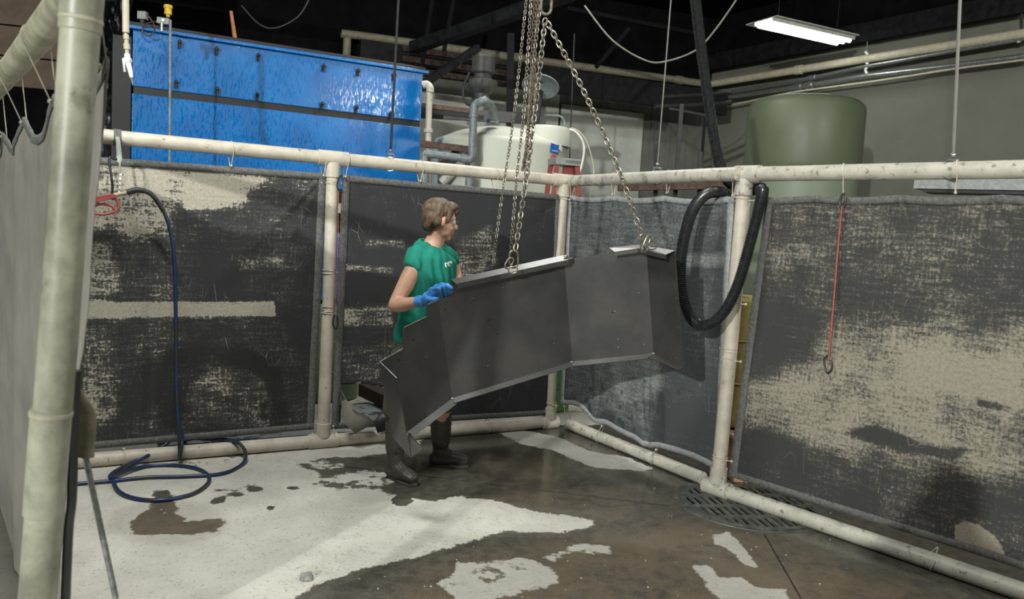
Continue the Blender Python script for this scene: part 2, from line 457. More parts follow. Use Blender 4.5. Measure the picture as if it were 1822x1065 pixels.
# ---------------- floor
def make_floor():
    x0, x1, y0, y1, st = -4.2, 5.2, 1.2, 8.2, .022
    nx, ny = int((x1 - x0) / st), int((y1 - y0) / st)
    xs = np.linspace(x0, x1, nx); ys = np.linspace(y0, y1, ny)
    X, Y = np.meshgrid(xs, ys)
    g = lambda pl: [tuple(atz(px, py, 0)[:2]) for px, py in pl]
    wet = [
        (g([(560, 815), (640, 812), (700, 805), (760, 780), (860, 755), (1000, 745), (1150, 800), (1260, 850), (1500, 900), (1822, 1000), (1900, 1100), (480, 1100), (560, 1040), (640, 1012), (740, 990), (820, 965), (900, 945), (990, 945), (1060, 935), (1050, 925), (960, 912), (880, 890), (820, 880), (770, 890), (700, 880), (640, 862), (600, 866), (570, 850)]), 1.0, .07),
        (g(ring(430, 868, 55, 9, -4)), .5, .08), (g(ring(640, 855, 95, 18, -3)), .5, .10), (g(ring(560, 828, 60, 10)), .45, .05),
        (g(ring(388, 890, 17, 7, -15)), .9, .015), (g(ring(418, 880, 16, 4)), .85, .01), (g(ring(455, 870, 16, 5)), .85, .01),
        (g(ring(714, 890, 18, 10)), .95, .01), (g(ring(482, 903, 9, 4)), .8, .01), (g(ring(520, 868, 10, 3)), .8, .01),
        (g([(280, 872), (296, 872), (312, 893), (335, 925), (390, 922), (401, 932), (385, 947), (330, 953), (245, 952), (225, 940), (240, 918), (268, 902)]), .78, .05),
        (g([(885, 768), (930, 765), (990, 775), (1045, 800), (1120, 815), (1160, 832), (1150, 838), (1060, 832), (1010, 812), (985, 800), (925, 790)]), .05, .05),
        (g([(1290, 945), (1300, 945), (1330, 985), (1350, 1010), (1330, 1008), (1295, 975), (1270, 965), (1262, 950)]), .05, .04),
        (g([(1228, 1005), (1260, 1005), (1280, 1025), (1320, 1025), (1345, 1045), (1400, 1045), (1410, 1080), (1290, 1075), (1262, 1050), (1250, 1030)]), .08, .04),
        (g([(965, 990), (1010, 965), (1085, 970), (1090, 985), (1020, 985), (985, 1000)]), .25, .05),
        (g([(780, 1040), (820, 1000), (930, 990), (990, 1010), (1000, 1040), (900, 1065), (820, 1075)]), .36, .05),
        (g([(300, 800), (520, 790), (540, 840), (300, 832)]), .28, .05),
    ]
    brown = [
        (g([(1000, 960), (1200, 930), (1400, 960), (1700, 1080), (1000, 1100), (700, 1100), (800, 1000)]), .95, .15),
        (g([(860, 780), (1200, 850), (1180, 930), (1000, 930), (860, 900)]), .55, .15),
        (g(ring(300, 930, 110, 40)), .8, .05)]
    sheen = [
        (g([(600, 800), (1000, 740), (1250, 850), (1200, 900), (1000, 900), (700, 880)]), .95, .15),
        (g([(1100, 830), (1260, 850), (1840, 1010), (1840, 1100), (1700, 1060), (1240, 900)]), .85, .08),
        (g([(1000, 930), (1200, 920), (1300, 1000), (1100, 1080), (900, 1060)]), .35, .15)]
    F = pfield(X, Y, 0.0, wet); B = pfield(X, Y, .1, brown); S = pfield(X, Y, .1, sheen)
    far = 1 / (1 + np.exp(-((X - A0.x) * AN.x + (Y - A0.y) * AN.y + .1) * -14))
    F = np.where(((X - A0.x) * -AN.x + (Y - A0.y) * -AN.y) > .05, .22, F)
    outB = ((X - A1.x) * BN.x + (Y - A1.y) * BN.y < -.10) & ((X - A1.x) * BD.x + (Y - A1.y) * BD.y > .05)
    F = np.where(outB, 1.1, F); S = np.where(outB, .1, S)  # slab past the blue-grey curtain set dark through the wet field
    verts = np.stack([X.ravel(), Y.ravel(), np.zeros(X.size)], 1)
    vl = [tuple(p) for p in verts]
    idx = np.arange(X.size).reshape(ny, nx)
    faces = np.stack([idx[:-1, :-1].ravel(), idx[:-1, 1:].ravel(), idx[1:, 1:].ravel(), idx[1:, :-1].ravel()], 1)
    dc = DRAIN; fc = verts[faces].mean(1)
    keep = np.hypot(fc[:, 0] - dc.x, fc[:, 1] - dc.y) > DRR - .03
    faces = faces[keep].tolist()
    # surrounding slab
    o = len(vl); B0 = (-14, -14, 16, 20)
    vl += [(B0[0], B0[1], 0), (B0[2], B0[1], 0), (B0[2], B0[3], 0), (B0[0], B0[3], 0), (x0, y0, 0), (x1, y0, 0), (x1, y1, 0), (x0, y1, 0)]
    faces += [(o, o + 1, o + 5, o + 4), (o + 1, o + 2, o + 6, o + 5), (o + 2, o + 3, o + 7, o + 6), (o + 3, o, o + 4, o + 7)]
    me = bpy.data.meshes.new('floor'); me.from_pydata(vl, [], faces)
    for nm, a in (('wet', F), ('brown', B), ('sheen', S)):
        at_ = me.attributes.new(nm, 'FLOAT', 'POINT'); arr = np.concatenate([a.ravel(), np.full(8, .2)]).astype(np.float32)
        at_.data.foreach_set('value', arr)
    me.materials.append(MAT['floor']); ob = bpy.data.objects.new('floor', me); COL.objects.link(ob); ob['kind'] = 'structure'
DRAIN = Vector((1.52, 4.69, 0)); DRR = .43
make_floor()

# saw-cut joints in the slab
for k, (a, b) in enumerate(((atz(1360, 950, 0), atz(1425, 1064, 0)), (atz(600, 828, 0), atz(1190, 900, 0)))):
    mb = MB().bar(a + Vector((0, 0, .0005)), b + Vector((0, 0, .0005)), .007, .003)
    tag(link('trim_%d' % (k + 1), mb, 'dark_paint'), kind='structure')

# ---------------- building shell
PZ = 4.1
w0, w1, w2 = atz(630, 62, PZ), atz(1262, 150, PZ), atz(1830, 58, PZ)
WB = (w1 - w0).normalized(); WR = (w2 - w1).normalized()
K = Vector((w1.x, w1.y, 0)) + Vector((-WB.y, WB.x, 0)) * .22 + Vector((-WR.y, WR.x, 0)) * .22
def corrugated(name, a, b, z0, z1, mat, pitch=.30, depth=.03):
    a, b = Vector(a), Vector(b); d = (b - a); L = d.length; d.normalize(); n = Vector((d.y, -d.x, 0))
    mb = MB(); k = int(L / pitch); prof = [(0, 0), (.72, 0), (.78, 1), (.94, 1), (1, 0)]
    pts = []
    for i in range(k):
        for u, h in prof[:-1]: pts.append(a + d * ((i + u) * pitch) + n * (h * depth))
    vs = [p + Vector((0, 0, z)) for z in (z0, z1) for p in pts]; m = len(pts)
    mb.add(vs, [(i, i + 1, m + i + 1, m + i) for i in range(m - 1)])
    return link(name, mb, mat, smooth=False)
tag(corrugated('wall_back', K - WB * 13, K + WB * .05, 0, 5.3, 'wall_metal'), kind='structure')
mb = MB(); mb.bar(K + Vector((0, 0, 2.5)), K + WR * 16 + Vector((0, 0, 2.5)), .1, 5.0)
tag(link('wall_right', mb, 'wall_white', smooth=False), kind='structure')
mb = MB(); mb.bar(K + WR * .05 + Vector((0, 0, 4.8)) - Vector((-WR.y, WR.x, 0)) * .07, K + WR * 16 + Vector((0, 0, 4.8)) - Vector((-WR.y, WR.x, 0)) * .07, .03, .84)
tag(link('wall_right_shade_board', mb, 'roof_black', smooth=False), kind='structure')  # added black fascia, paints the darkness along the top of the right wall
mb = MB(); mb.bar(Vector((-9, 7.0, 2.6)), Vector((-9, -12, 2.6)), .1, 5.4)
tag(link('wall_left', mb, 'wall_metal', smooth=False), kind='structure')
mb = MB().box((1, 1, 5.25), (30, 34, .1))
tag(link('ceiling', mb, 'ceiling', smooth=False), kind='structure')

UZ_ = Vector((0, 0, 1)); NIN = Vector((WB.y, -WB.x, 0))
mb = MB().bar(K - WB * 13 + NIN * .05 + UZ_ * 4.62, K + NIN * .05 + UZ_ * 4.62, .02, 1.2); tag(link('wall_back_shade_board', mb, 'roof_black', smooth=False), kind='structure')  # added black board, carries the roof darkness on the upper back wall
mb = MB().bar(K - WB * 13 + NIN * .05 + UZ_ * 2.1, K - WB * 5.25 + NIN * .05 + UZ_ * 2.1, .02, 4.2); tag(link('wall_back_shade_board', mb, 'roof_black', smooth=False), kind='structure')  # second added board, blackens the wall behind the blue cabinet as shade
# white lining boards on the back wall
for k, (xa, xb, ya, yb) in enumerate(((-5.2, -2.72, 2.2, 4.0), (-2.68, -1.25, 1.2, 3.55), (-2.68, -1.25, .0, 1.18))):
    a = K + WB * xa + NIN * .06; b = K + WB * xb + NIN * .06
    mb = MB().bar(a + Vector((0, 0, (ya + yb) / 2)), b + Vector((0, 0, (ya + yb) / 2)), .02, yb - ya)
    tag(link('wall_back_lining', mb, 'wall_panel', smooth=False), kind='structure')

# ---------------- brown boards seen high on the far left
mb = MB()
tagw = thing('wood_siding', 'brown horizontal boards high up at the left edge, beyond the near rail', 'boards', at(15, 60, 7.5))
for k in range(7):
    mb = MB().box(Vector((-4.7, 7.2, 2.75 + k * .27)), (1.5, .04, .255), Matrix.Rotation(.25, 3, 'Z'))
    link('board', mb, 'board_brown', tagw, smooth=False)

# ---------------- pipe frames
def tie(hem, rail, r, parent, n, mat='cord', spread=.02, rr=.0028, down=False, name='tie_cord'):
    """a cord loop from the grommet in the hem round the pipe"""
    hem = Vector(hem); rail = Vector(rail); ax = n.cross(Vector((0, 0, 1))).normalized()
    sgn = 1 if rail.z > hem.z else -1
    R = r + rr
    pts = [hem + n * .012]
    a0 = 0
    for k in range(9):
        a = math.radians(-20 + 220 * k / 8)
        pts.append(rail + n * (math.cos(a) * R) + Vector((0, 0, sgn * math.sin(a) * R)) + ax * (spread * (k / 8 - .35) * 1.2))
    pts.append(hem + ax * .006 - n * .006)
    mb = MB().tube(pts, rr, 6)
    mb.ell(hem + n * .014, .008, seg=8, rings=6)
    link(name, mb, mat, parent)

def band(mb, c, d, r, L): 
    d = Vector(d).normalized(); c = Vector(c); return mb.tube([c - d * L / 2, c - d * (L / 2 - .003), c + d * (L / 2 - .003), c + d * L / 2], [r - .003, r, r, r - .003], 20)

UZ = Vector((0, 0, 1))
z0, z1 = PR + .002, TZ
# left and back frame (A)
fa = thing('pipe_stand', 'long cream plastic pipe frame carrying the two dark curtains behind the worker', 'pipe frame', A0)
TL_, TR_ = A0 - AD * .15 + UZ * z1, A1 + UZ * z1
link('top_rail', MB().pipe(TL_, TR_, PR), 'pvc', fa)
link('bottom_rail', MB().pipe(A0 - AD * .1 + UZ * z0, A1 + AD * .03 + UZ * z0, PR), 'pvc', fa)
p2 = A1 - AD * .045
p2t = p2
link('post', MB().tube([P1 + UZ * .09, P1 + AD * .006 + UZ * 1.0, P1 + UZ * (z1 - .02)], PR, 20), 'pvc', fa)
link('post', MB().tube([p2 + UZ * .09, p2 + UZ * 1.0, p2 + UZ * (z1 - .02)], PR * .9, 20), 'pvc', fa)
for c, d, zz in ((P1, AD, z1), (P1, AD, z0), (p2, AD, z1), (p2, AD, z0)):
    mb = MB(); band(mb, c + UZ * zz, d, PR + .008, .21 if zz == z1 or c is P1 else .15)
    s = -1 if zz == z1 else 1
    band(mb, c + UZ * (zz + s * .08), UZ, PR + .008, .10)
    link('tee_fitting', mb, 'pvc', fa)
link('coupling', band(MB(), P1 + UZ * 1.22, UZ, PR + .003, .012), 'pvc', fa)
# back right rail (B)
fb = thing('pipe', 'pale open-ended top rail pipe running right from the back corner above the blue-grey curtain', 'pipe', A1 + UZ * z1)
b0 = A1 + BD * .045; b1 = P3 + Vector((-.035, -.055, 0))
link('pipe_body', MB().pipe(b0 + UZ * z1, b1 + UZ * (z1 - .004), PR), 'pvc_white', fb)
bq0, bq1 = atz(1012, 754, z0), atz(1250, 850, z0)
fb2 = thing('pipe', 'loose white open-ended pipe lying on the wet floor below the blue-grey curtain', 'pipe', bq0)
link('pipe_body', MB().pipe(bq0, bq1, PR * .95), 'pvc_white', fb2)
link('joint_ring', band(MB(), bq0 + (bq1 - bq0) * .42, bq1 - bq0, PR + .001, .01), 'pvc', fb2)
# right frame (C)
c_top0 = P3 + CD * .04; cend = P3 + CD * 2.6
fc = thing('pipe_stand', 'right-hand white plastic pipe frame standing on the drain grate and holding the widest curtain', 'pipe frame', P3)
post_bot = atz(1276, 868, z0); post_top = P3 + UZ * z1 + CD * .02
cb_dir = (atz(1822, 1053, z0) - post_bot).normalized()
link('top_rail', MB().pipe(post_top - CD * .03, post_top + CD * 2.6, PR), 'pvc_white', fc)
link('bottom_rail', MB().pipe(post_bot + cb_dir * -.03, post_bot + cb_dir * 2.6, PR), 'pvc_white', fc)
pd = (post_top - post_bot).normalized()
link('post', MB().tube([post_bot + pd * .05, post_bot.lerp(post_top, .5) + Vector((.004, 0, 0)), post_top - pd * .02], PR, 20), 'pvc', fc)
mb = MB(); mb.pipe(post_bot - cb_dir * .09, post_bot + cb_dir * .09, PR + .009); band(mb, post_bot + pd * .085, pd, PR + .009, .10)
link('tee_fitting', mb, 'pvc_white', fc)
mb = MB(); mb.pipe(post_top - CD * .06, post_top + CD * .10, PR + .009); band(mb, post_top - pd * .08, pd, PR + .009, .10)
link('tee_fitting', mb, 'pvc_white', fc)

# near frame (D)
DDr = Vector((-.61, .79, 0)).normalized(); DN = Vector((DDr.y, -DDr.x, 0)) * 1.0
ptop = at(151, -60, 1.83); pbot = at(56, 1200, 1.83)
fd = thing('pipe_stand', 'big greenish pipe post close to the camera at far left, with its sloping rail', 'pipe frame', pbot)
pdd = (ptop - pbot)
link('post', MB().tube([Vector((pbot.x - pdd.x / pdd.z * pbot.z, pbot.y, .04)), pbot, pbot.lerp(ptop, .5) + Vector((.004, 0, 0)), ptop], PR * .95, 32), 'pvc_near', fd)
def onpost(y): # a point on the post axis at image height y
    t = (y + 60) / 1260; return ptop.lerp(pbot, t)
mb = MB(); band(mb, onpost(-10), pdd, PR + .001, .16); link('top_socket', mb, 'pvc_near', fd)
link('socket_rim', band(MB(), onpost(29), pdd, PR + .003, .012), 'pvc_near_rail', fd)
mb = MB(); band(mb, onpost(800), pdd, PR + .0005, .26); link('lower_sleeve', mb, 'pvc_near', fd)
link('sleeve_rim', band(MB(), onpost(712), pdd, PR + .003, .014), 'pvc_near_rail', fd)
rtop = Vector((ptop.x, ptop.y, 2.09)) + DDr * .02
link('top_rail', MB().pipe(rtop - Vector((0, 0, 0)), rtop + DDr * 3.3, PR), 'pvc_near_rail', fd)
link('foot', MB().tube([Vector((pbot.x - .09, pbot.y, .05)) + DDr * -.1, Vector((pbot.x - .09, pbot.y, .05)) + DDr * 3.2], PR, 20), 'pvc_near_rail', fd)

# ---------------- curtains
def curtain(name, label, P0, d, n, corners, mat, wear, wet, base, disp, hem='hem', nu=110, nv=90, hole=None, hemw=.035, hems='tblr', sofs=0.0, topcurve=None, botcurve=None):
    """corners in picture order TL TR BR BL measured on the upright plane through P0 along d"""
    Pn = P0 + n * sofs
    C = [onp(x, y, Pn, n) for x, y in corners]
    st = lambda p: ((p - P0).dot(d), p.z)
    root = thing(name, label, 'curtain', (C[2] + C[3]) / 2)
    U, Vv = np.meshgrid(np.linspace(0, 1, nu), np.linspace(0, 1, nv))
    c = np.array([tuple(p) for p in C])
    def pos(u, v):
        top = c[0][None] * (1 - u[..., None]) + c[1][None] * u[..., None]
        bot = c[3][None] * (1 - u[..., None]) + c[2][None] * u[..., None]
        top = top.copy(); bot = bot.copy()
        if topcurve is not None: top[..., 2] += topcurve(u)
        if botcurve is not None: bot[..., 2] += botcurve(u)
        p = top * (1 - v[..., None]) + bot * v[..., None]
        S = (p - np.array(P0)) @ np.array(d); Z = p[..., 2]
        D = disp(u, v, S, Z)
        return p + D[..., None] * np.array(n), S, Z
    P, S, Z = pos(U, Vv)
    tr = lambda sh: [([st(onp(x, y, Pn, n)) for x, y in pl], val, soft) for pl, val, soft in sh]
    W = pfield(S, Z, base, tr(wear)); T = pfield(S, Z, 0, tr(wet))
    idx = np.arange(nu * nv).reshape(nv, nu); keep = np.ones((nv - 1, nu - 1), bool)
    if hole is not None:
        hp = [st(onp(x, y, Pn, n)) for x, y in hole]
        keep = pfield((S[:-1, :-1] + S[1:, 1:]) / 2, (Z[:-1, :-1] + Z[1:, 1:]) / 2, 0, [(hp, 1, .001)]) < .5
    F = np.stack([idx[:-1, :-1], idx[1:, :-1], idx[1:, 1:], idx[:-1, 1:]], -1)[keep]
    org = np.array(ORG[root])
    me = bpy.data.meshes.new('cloth'); me.from_pydata((P.reshape(-1, 3) - org).tolist(), [], F.tolist())
    for nm, a in (('wear', W), ('wet', T)):
        t = me.attributes.new(nm, 'FLOAT', 'POINT'); t.data.foreach_set('value', a.ravel().astype(np.float32))
    uvl = me.uv_layers.new(name='UVMap'); li = np.empty(len(me.loops), np.int32); me.loops.foreach_get('vertex_index', li)
    uv = np.stack([S.ravel()[li], Z.ravel()[li]], 1).astype(np.float32); uvl.data.foreach_set('uv', uv.ravel())
    me.materials.append(MAT[mat]); me.shade_smooth()
    o = bpy.data.objects.new('cloth', me); COL.objects.link(o); o.parent = root; ORG[o] = Vector(org)
    s = o.modifiers.new('thick', 'SOLIDIFY'); s.thickness = .003; s.offset = 0
    # hems
    Wd = (Vector(C[1]) - Vector(C[0])).length; Ht = abs(C[0].z - C[3].z)
    def strip(u0, u1, v0, v1, a, b, nm):
        u, v = np.meshgrid(np.linspace(u0, u1, a), np.linspace(v0, v1, b)); p, _, _ = pos(u, v)
        q = p + np.array(n) * .006; h = MB(); ix = np.arange(a * b).reshape(b, a)
        h.add(q.reshape(-1, 3).tolist(), np.stack([ix[:-1, :-1], ix[1:, :-1], ix[1:, 1:], ix[:-1, 1:]], -1).reshape(-1, 4).tolist())
        k = link(nm, h, hem, root); s = k.modifiers.new('thick', 'SOLIDIFY'); s.thickness = .006; s.offset = 0
    hu, hv = hemw / Wd, hemw / Ht
    if 't' in hems: strip(-.002, 1.002, -.002, hv, nu, 3, 'top_hem')
    if 'b' in hems: strip(-.002, 1.002, 1 - hv, 1.002, nu, 3, 'bottom_hem')
    if 'l' in hems: strip(-.002, hu * 1.2, 0, 1, 3, nv, 'side_hem')
    if 'r' in hems: strip(1 - hu * 1.2, 1.002, 0, 1, 3, nv, 'side_hem')
    return root, Pn
def pos_tie(root, Pn, n, px, py, rail_p0, rail_d, rad=PR, mat='cord', rr=.0028, spread=.02):
    h = onp(px, py, Pn, n); t = (h - rail_p0).dot(rail_d)
    tie(h, rail_p0 + rail_d * t, rad, root, n, mat, spread, rr)

vn = np.vectorize(lambda a, b, s: mnoise.noise(Vector((a, b, s))))
def dispA1(u, v, S, Z):
    f = .012 * vn(S * 1.5, Z * 1.5, 1.0) + .004 * vn(S * 6, Z * 5, 2.)
    # strain folds running down-left from the top right corner
    x = (1 - u) * 1.45; y = v * 1.25; ang = np.arctan2(y, x + 1e-4); r = np.hypot(x, y)
    f += .020 * np.exp(-((ang - .72) / .07) ** 2) * np.clip(r / .1, 0, 1) * np.exp(-r / .9)
    f += .012 * np.exp(-((ang - 1.05) / .06) ** 2) * np.clip(r / .1, 0, 1) * np.exp(-r / .7)
    return f
def dispA2(u, v, S, Z): return .014 * vn(S * 1.7, Z * 1.4, 3.0) + .004 * vn(S * 7, Z * 5, 4.)
def dispB(u, v, S, Z):
    f = .02 * vn(S * 2.2, Z * .9, 5.) + .006 * vn(S * 8, Z * 4, 6.)
    for uu, vv in ((.25, 1.), (.60, 1.)):     # gathered at the lower ties
        x = (u - uu) * 1.75; y = (vv - v) * 1.9 + .03
        a = np.arctan2(x, y); f += .028 * np.cos(a * 15) * np.exp(-(a / .35) ** 2) * np.exp(-np.hypot(x, y) / .45) * np.clip(y / .12, 0, 1)
    for uu in (.05, .33, .64, .97):
        x = (u - uu) * 1.75; y = v * 1.9 + .03; a = np.arctan2(x, y)
        f += .012 * np.cos(a * 9) * np.exp(-(a / .5) ** 2) * np.exp(-y / .35)
    f += .03 * np.exp(-((u - .60) / .012) ** 2) * np.clip((v - .35) * 2, 0, 1) * -1
    return f
def dispC(u, v, S, Z):
    f = .016 * vn(S * 1.4, Z * .8, 7.) + .005 * vn(S * 6, Z * 4, 8.)
    for uu in (.21, .515, .8):
        x = (u - uu) * 2.2; y = v * 1.9 + .03; a = np.arctan2(x, y)
        f += .014 * np.cos(a * 8) * np.exp(-(a / .6) ** 2) * np.exp(-y / .35)
    return f

wa1 = [([(150, 285), (330, 290), (500, 312), (420, 372), (320, 365), (305, 425), (240, 420), (150, 400)], .62, .05),
       ([(215, 300), (300, 305), (300, 345), (255, 350), (220, 330)], .85, .04), ([(345, 305), (470, 318), (400, 370), (330, 372), (322, 330)], .82, .03),
       ([(310, 385), (570, 350), (570, 600), (320, 540), (306, 440)], .13, .05),
       ([(135, 430), (200, 430), (220, 520), (140, 530)], .55, .04),
       ([(135, 536), (300, 538), (488, 536), (490, 562), (330, 562), (140, 566)], .96, .012),
       ([(330, 562), (560, 575), (560, 690), (500, 740), (420, 640), (300, 660), (260, 760), (200, 780), (140, 780), (300, 620)], .14, .05),
       ([(145, 590), (200, 590), (210, 740), (150, 780)], .46, .04),
       ([(420, 458), (500, 455), (505, 475), (430, 480)], .5, .03),
       ([(322, 760), (332, 700), (360, 665), (400, 650), (440, 655), (470, 680), (482, 715), (480, 757)], .36, .01)]
ws1 = [([(296, 620), (420, 610), (500, 650), (515, 740), (500, 762), (480, 757), (482, 715), (470, 680), (440, 655), (400, 650), (360, 665), (332, 700), (322, 765), (290, 765), (275, 700)], .85, .03),
       (ring(471, 731, 10, 21, 4), .95, .006), (ring(375, 755, 6, 3), .8, .005)]
cA1, PnA1 = curtain('curtain', 'black and beige worn curtain at left, behind the red spray gun, round wet mark low',
    A0, AD, AN, [(60, 272), (580, 309), (557, 762), (60, 806)], 'curtA', wa1, ws1, .25, dispA1, hemw=.04, nu=150, nv=120)
RA = A0 + UZ * TZ; RAb = A0 + UZ * z0
for px, py in ((210, 287), (411, 295), (575, 312)): pos_tie(cA1, PnA1, AN, px, py, RA, AD, mat='cord')
for px, py in ((220, 797), (410, 782)): pos_tie(cA1, PnA1, AN, px, py, RAb, AD)
wa2 = [([(618, 330), (990, 350), (985, 420), (860, 430), (620, 420)], -.05, .05), ([(820, 420), (870, 400), (890, 470), (830, 500), (800, 470)], .42, .03),
       ([(612, 468), (700, 475), (700, 488), (612, 480)], .55, .015), ([(610, 545), (700, 540), (700, 580), (610, 580)], .52, .02),
       ([(605, 610), (700, 610), (690, 680), (600, 680)], .30, .04), ([(650, 425), (720, 425), (720, 440), (650, 440)], .42, .02)]
hole2 = [(606, 684), (640, 680), (664, 684), (700, 692), (745, 720), (760, 752), (606, 752)]
cA2, PnA2 = curtain('curtain', 'black scuffed curtain right behind the worker, torn open at its lower left', A0, AD, AN,
    [(610, 312), (997, 347), (984, 736), (590, 762)], 'curtA', wa2, [([(612, 500), (700, 500), (700, 540), (612, 540)], .5, .03)], .02, dispA2, hemw=.04, nu=120, nv=120, hole=hole2)
for px, py in ((614, 314), (747, 322), (880, 335), (994, 347)): pos_tie(cA2, PnA2, AN, px, py, RA, AD)
for px, py in ((592, 757), (868, 745), (982, 733)): pos_tie(cA2, PnA2, AN, px, py, RAb, AD)
# the torn flap folding forward
fl = [onp(600, 716, PnA2, AN), onp(655, 742, PnA2 + AN * .05, AN), onp(667, 752, PnA2 + AN * .10, AN), onp(632, 771, PnA2 + AN * .16, AN), onp(612, 752, PnA2 + AN * .10, AN), onp(604, 690, PnA2, AN)]
mb = MB(); cc = sum(fl, Vector()) / 6 + AN * .04; mb.add(fl + [cc], [(i, (i + 1) % 6, 6) for i in range(6)])
o = link('torn_flap', mb, 'curtD', cA2); s = o.modifiers.new('t', 'SOLIDIFY'); s.thickness = .005
fl = [onp(664, 750, PnA2 + AN * .1, AN), onp(690, 718, PnA2, AN), onp(745, 712, PnA2, AN), onp(745, 750, PnA2 + AN * .04, AN), onp(672, 770, PnA2 + AN * .12, AN)]
mb = MB().add(fl, [(0, 1, 2, 3, 4)]); o = link('torn_flap', mb, 'steel_dark', cA2); s = o.modifiers.new('t', 'SOLIDIFY'); s.thickness = .005

PnBo = A1
wb = [([(1015, 350), (1310, 352), (1300, 430), (1015, 470)], .36, .08), ([(1016, 640), (1140, 630), (1150, 760), (1100, 750), (1010, 700)], .42, .08),
      ([(1215, 450), (1295, 450), (1290, 475), (1220, 475)], .6, .02), ([(1080, 640), (1170, 635), (1180, 700), (1110, 720)], .55, .05),
      ([(1215, 480), (1300, 480), (1280, 700), (1215, 650)], .2, .06), ([(1170, 700), (1280, 650), (1275, 830), (1180, 790)], .12, .04)]
wsb = [(ring(x, y, rx, ry), .9, .006) for x, y, rx, ry in ((1027, 720, 4, 7), (1042, 712, 3, 6), (1048, 727, 4, 10), (1049, 692, 2.5, 5), (1107, 697, 3, 4), (1023, 707, 2, 2), (1104, 724, 3, 4), (1148, 678, 3, 4),
       (1080, 713, 2.5, 4), (1124, 743, 3, 6), (1103, 748, 4, 6), (1109, 755, 3, 7), (1069, 685, 1.6, 6), (1130, 718, 3, 5), (1128, 765, 2, 3), (1210, 697, 2, 4), (1161, 722, 2, 6))]
wsb += [([(1060, 755), (1075, 725), (1100, 735), (1085, 765)], .7, .02), ([(1160, 790), (1172, 700), (1185, 700), (1185, 795)], .6, .02)]
cB, PnB = curtain('curtain', 'blue-grey curtain in the back right corner with dark splashes and gathered lower edge', A1, BD, BN,
    [(1012, 347), (1306, 350), (1278, 838), (1000, 720)], 'curtB', wb, wsb, .22, dispB, hem='hem_light', hemw=.035, nu=150, nv=110,
    topcurve=lambda u: -.02 * np.abs(np.sin(u * math.pi * 3.1)), botcurve=lambda u: .045 * np.exp(-((u - .25) / .06) ** 2) * -1 + .03 * np.exp(-((u - .12) / .1) ** 2) - .03 * np.exp(-((u - .6) / .05) ** 2) + .02 * np.sin(u * 9))
RB = A1 + UZ * TZ
for px, py in ((1018, 350), (1092, 346), (1189, 343), (1306, 348)): pos_tie(cB, PnB, BN, px, py, RB, BD, spread=.045, rr=.0034)
for px, py, k in ((1006, 722, .0), (1073, 757, .27), (1170, 799, .68)):
    h = onp(px, py, PnB, BN); tie(h, bq0.lerp(bq1, k) , PR * .95, cB, BN, spread=.03)
# right
wc = [([(1365, 350), (1822, 350), (1822, 470), (1365, 420)], .33, .1), ([(1335, 530), (1480, 560), (1480, 640), (1330, 650)], .03, .05),
      ([(1340, 425), (1480, 425), (1470, 470), (1340, 470)], .46, .05),
      ([(1480, 560), (1822, 590), (1822, 860), (1500, 800), (1420, 790), (1330, 760), (1330, 690), (1450, 640)], .64, .10),
      ([(1600, 620), (1822, 640), (1822, 720), (1600, 690)], .9, .06), ([(1330, 680), (1420, 680), (1480, 740), (1390, 740), (1320, 740)], .66, .04),
      ([(1312, 770), (1350, 765), (1430, 790), (1440, 870), (1400, 870), (1300, 842)], .08, .03), ([(1500, 865), (1560, 870), (1560, 930), (1500, 920)], .1, .03),
      ([(1560, 755), (1640, 790), (1720, 800), (1700, 815), (1600, 800), (1500, 770)], .05, .02), ([(1740, 710), (1800, 725), (1790, 728), (1740, 720)], .0, .01),
      ([(1700, 935), (1715, 928), (1745, 935), (1775, 960), (1790, 990), (1700, 965)], 1.1, .008), ([(1670, 925), (1660, 915), (1655, 895), (1690, 960), (1650, 940)], .5, .02),
      ([(1640, 880), (1822, 880), (1822, 1005), (1640, 960)], .22, .08), ([(1700, 935), (1715, 928), (1745, 935), (1775, 960), (1790, 990), (1700, 965)], 1.1, .008)]
cC, PnC = curtain('curtain', 'wide grey and beige worn curtain filling the right side, a red strap hanging on it', P3, CD, CN,
    [(1364, 348), (1900, 347), (1900, 1035), (1298, 846)], 'curtC', wc, [], .25, dispC, hemw=.036, nu=200, nv=130, sofs=-.02,
    topcurve=lambda u: -.012 * np.abs(np.sin((u - .2) * math.pi * 3.2)))
RC = post_top.copy(); 
for px, py in ((1502, 345), (1702, 343)): pos_tie(cC, PnC, CN, px, py, RC, CD, rr=.0034, spread=.04)
for px, py in ((1292, 842), (1670, 974)):
    h = onp(px, py, PnC, CN); t = (h - post_bot).dot(cb_dir); tie(h, post_bot + cb_dir * t, PR, cC, CN, spread=.05)
# cords round the posts
def wrapcord(parent, c, ax, r, toward, L=.09, rr=.003, mat='cord'):
    c = Vector(c); ax = Vector(ax).normalized(); t = Vector(toward).normalized(); s = ax.cross(t).normalized(); pts = []
    for k in range(15):
        a = 2 * math.pi * k / 14 * 1.6; pts.append(c + ax * (.012 * math.sin(a * .5) + .004 * k / 14) + (t * math.cos(a) + s * math.sin(a)) * (r + rr))
    pts += [c + t * (r + L)]
    mb = MB().tube(pts, rr, 6); mb.ell(c + t * (r + L), .009, seg=8, rings=6); link('tie_cord', mb, mat, parent)
for zz in (1.83, .95, .10): 
    wrapcord(cA1, P1 + UZ * zz, UZ, PR, -AD, .03); 
for zz in (1.84, 1.23, .98, .13): wrapcord(cA2, P1 + UZ * zz, UZ, PR, AD, .05)
for zz in (.2, 1.85): wrapcord(cB, p2 + UZ * zz, UZ, PR, BD, .04)
for tt in (.10, .42, .60, .92): wrapcord(cC, post_bot.lerp(post_top, tt), pd, PR, CD, .04)
for tt in (.45, .63, .93): wrapcord(cB, post_bot.lerp(post_top, tt), pd, PR, -BD, .03)

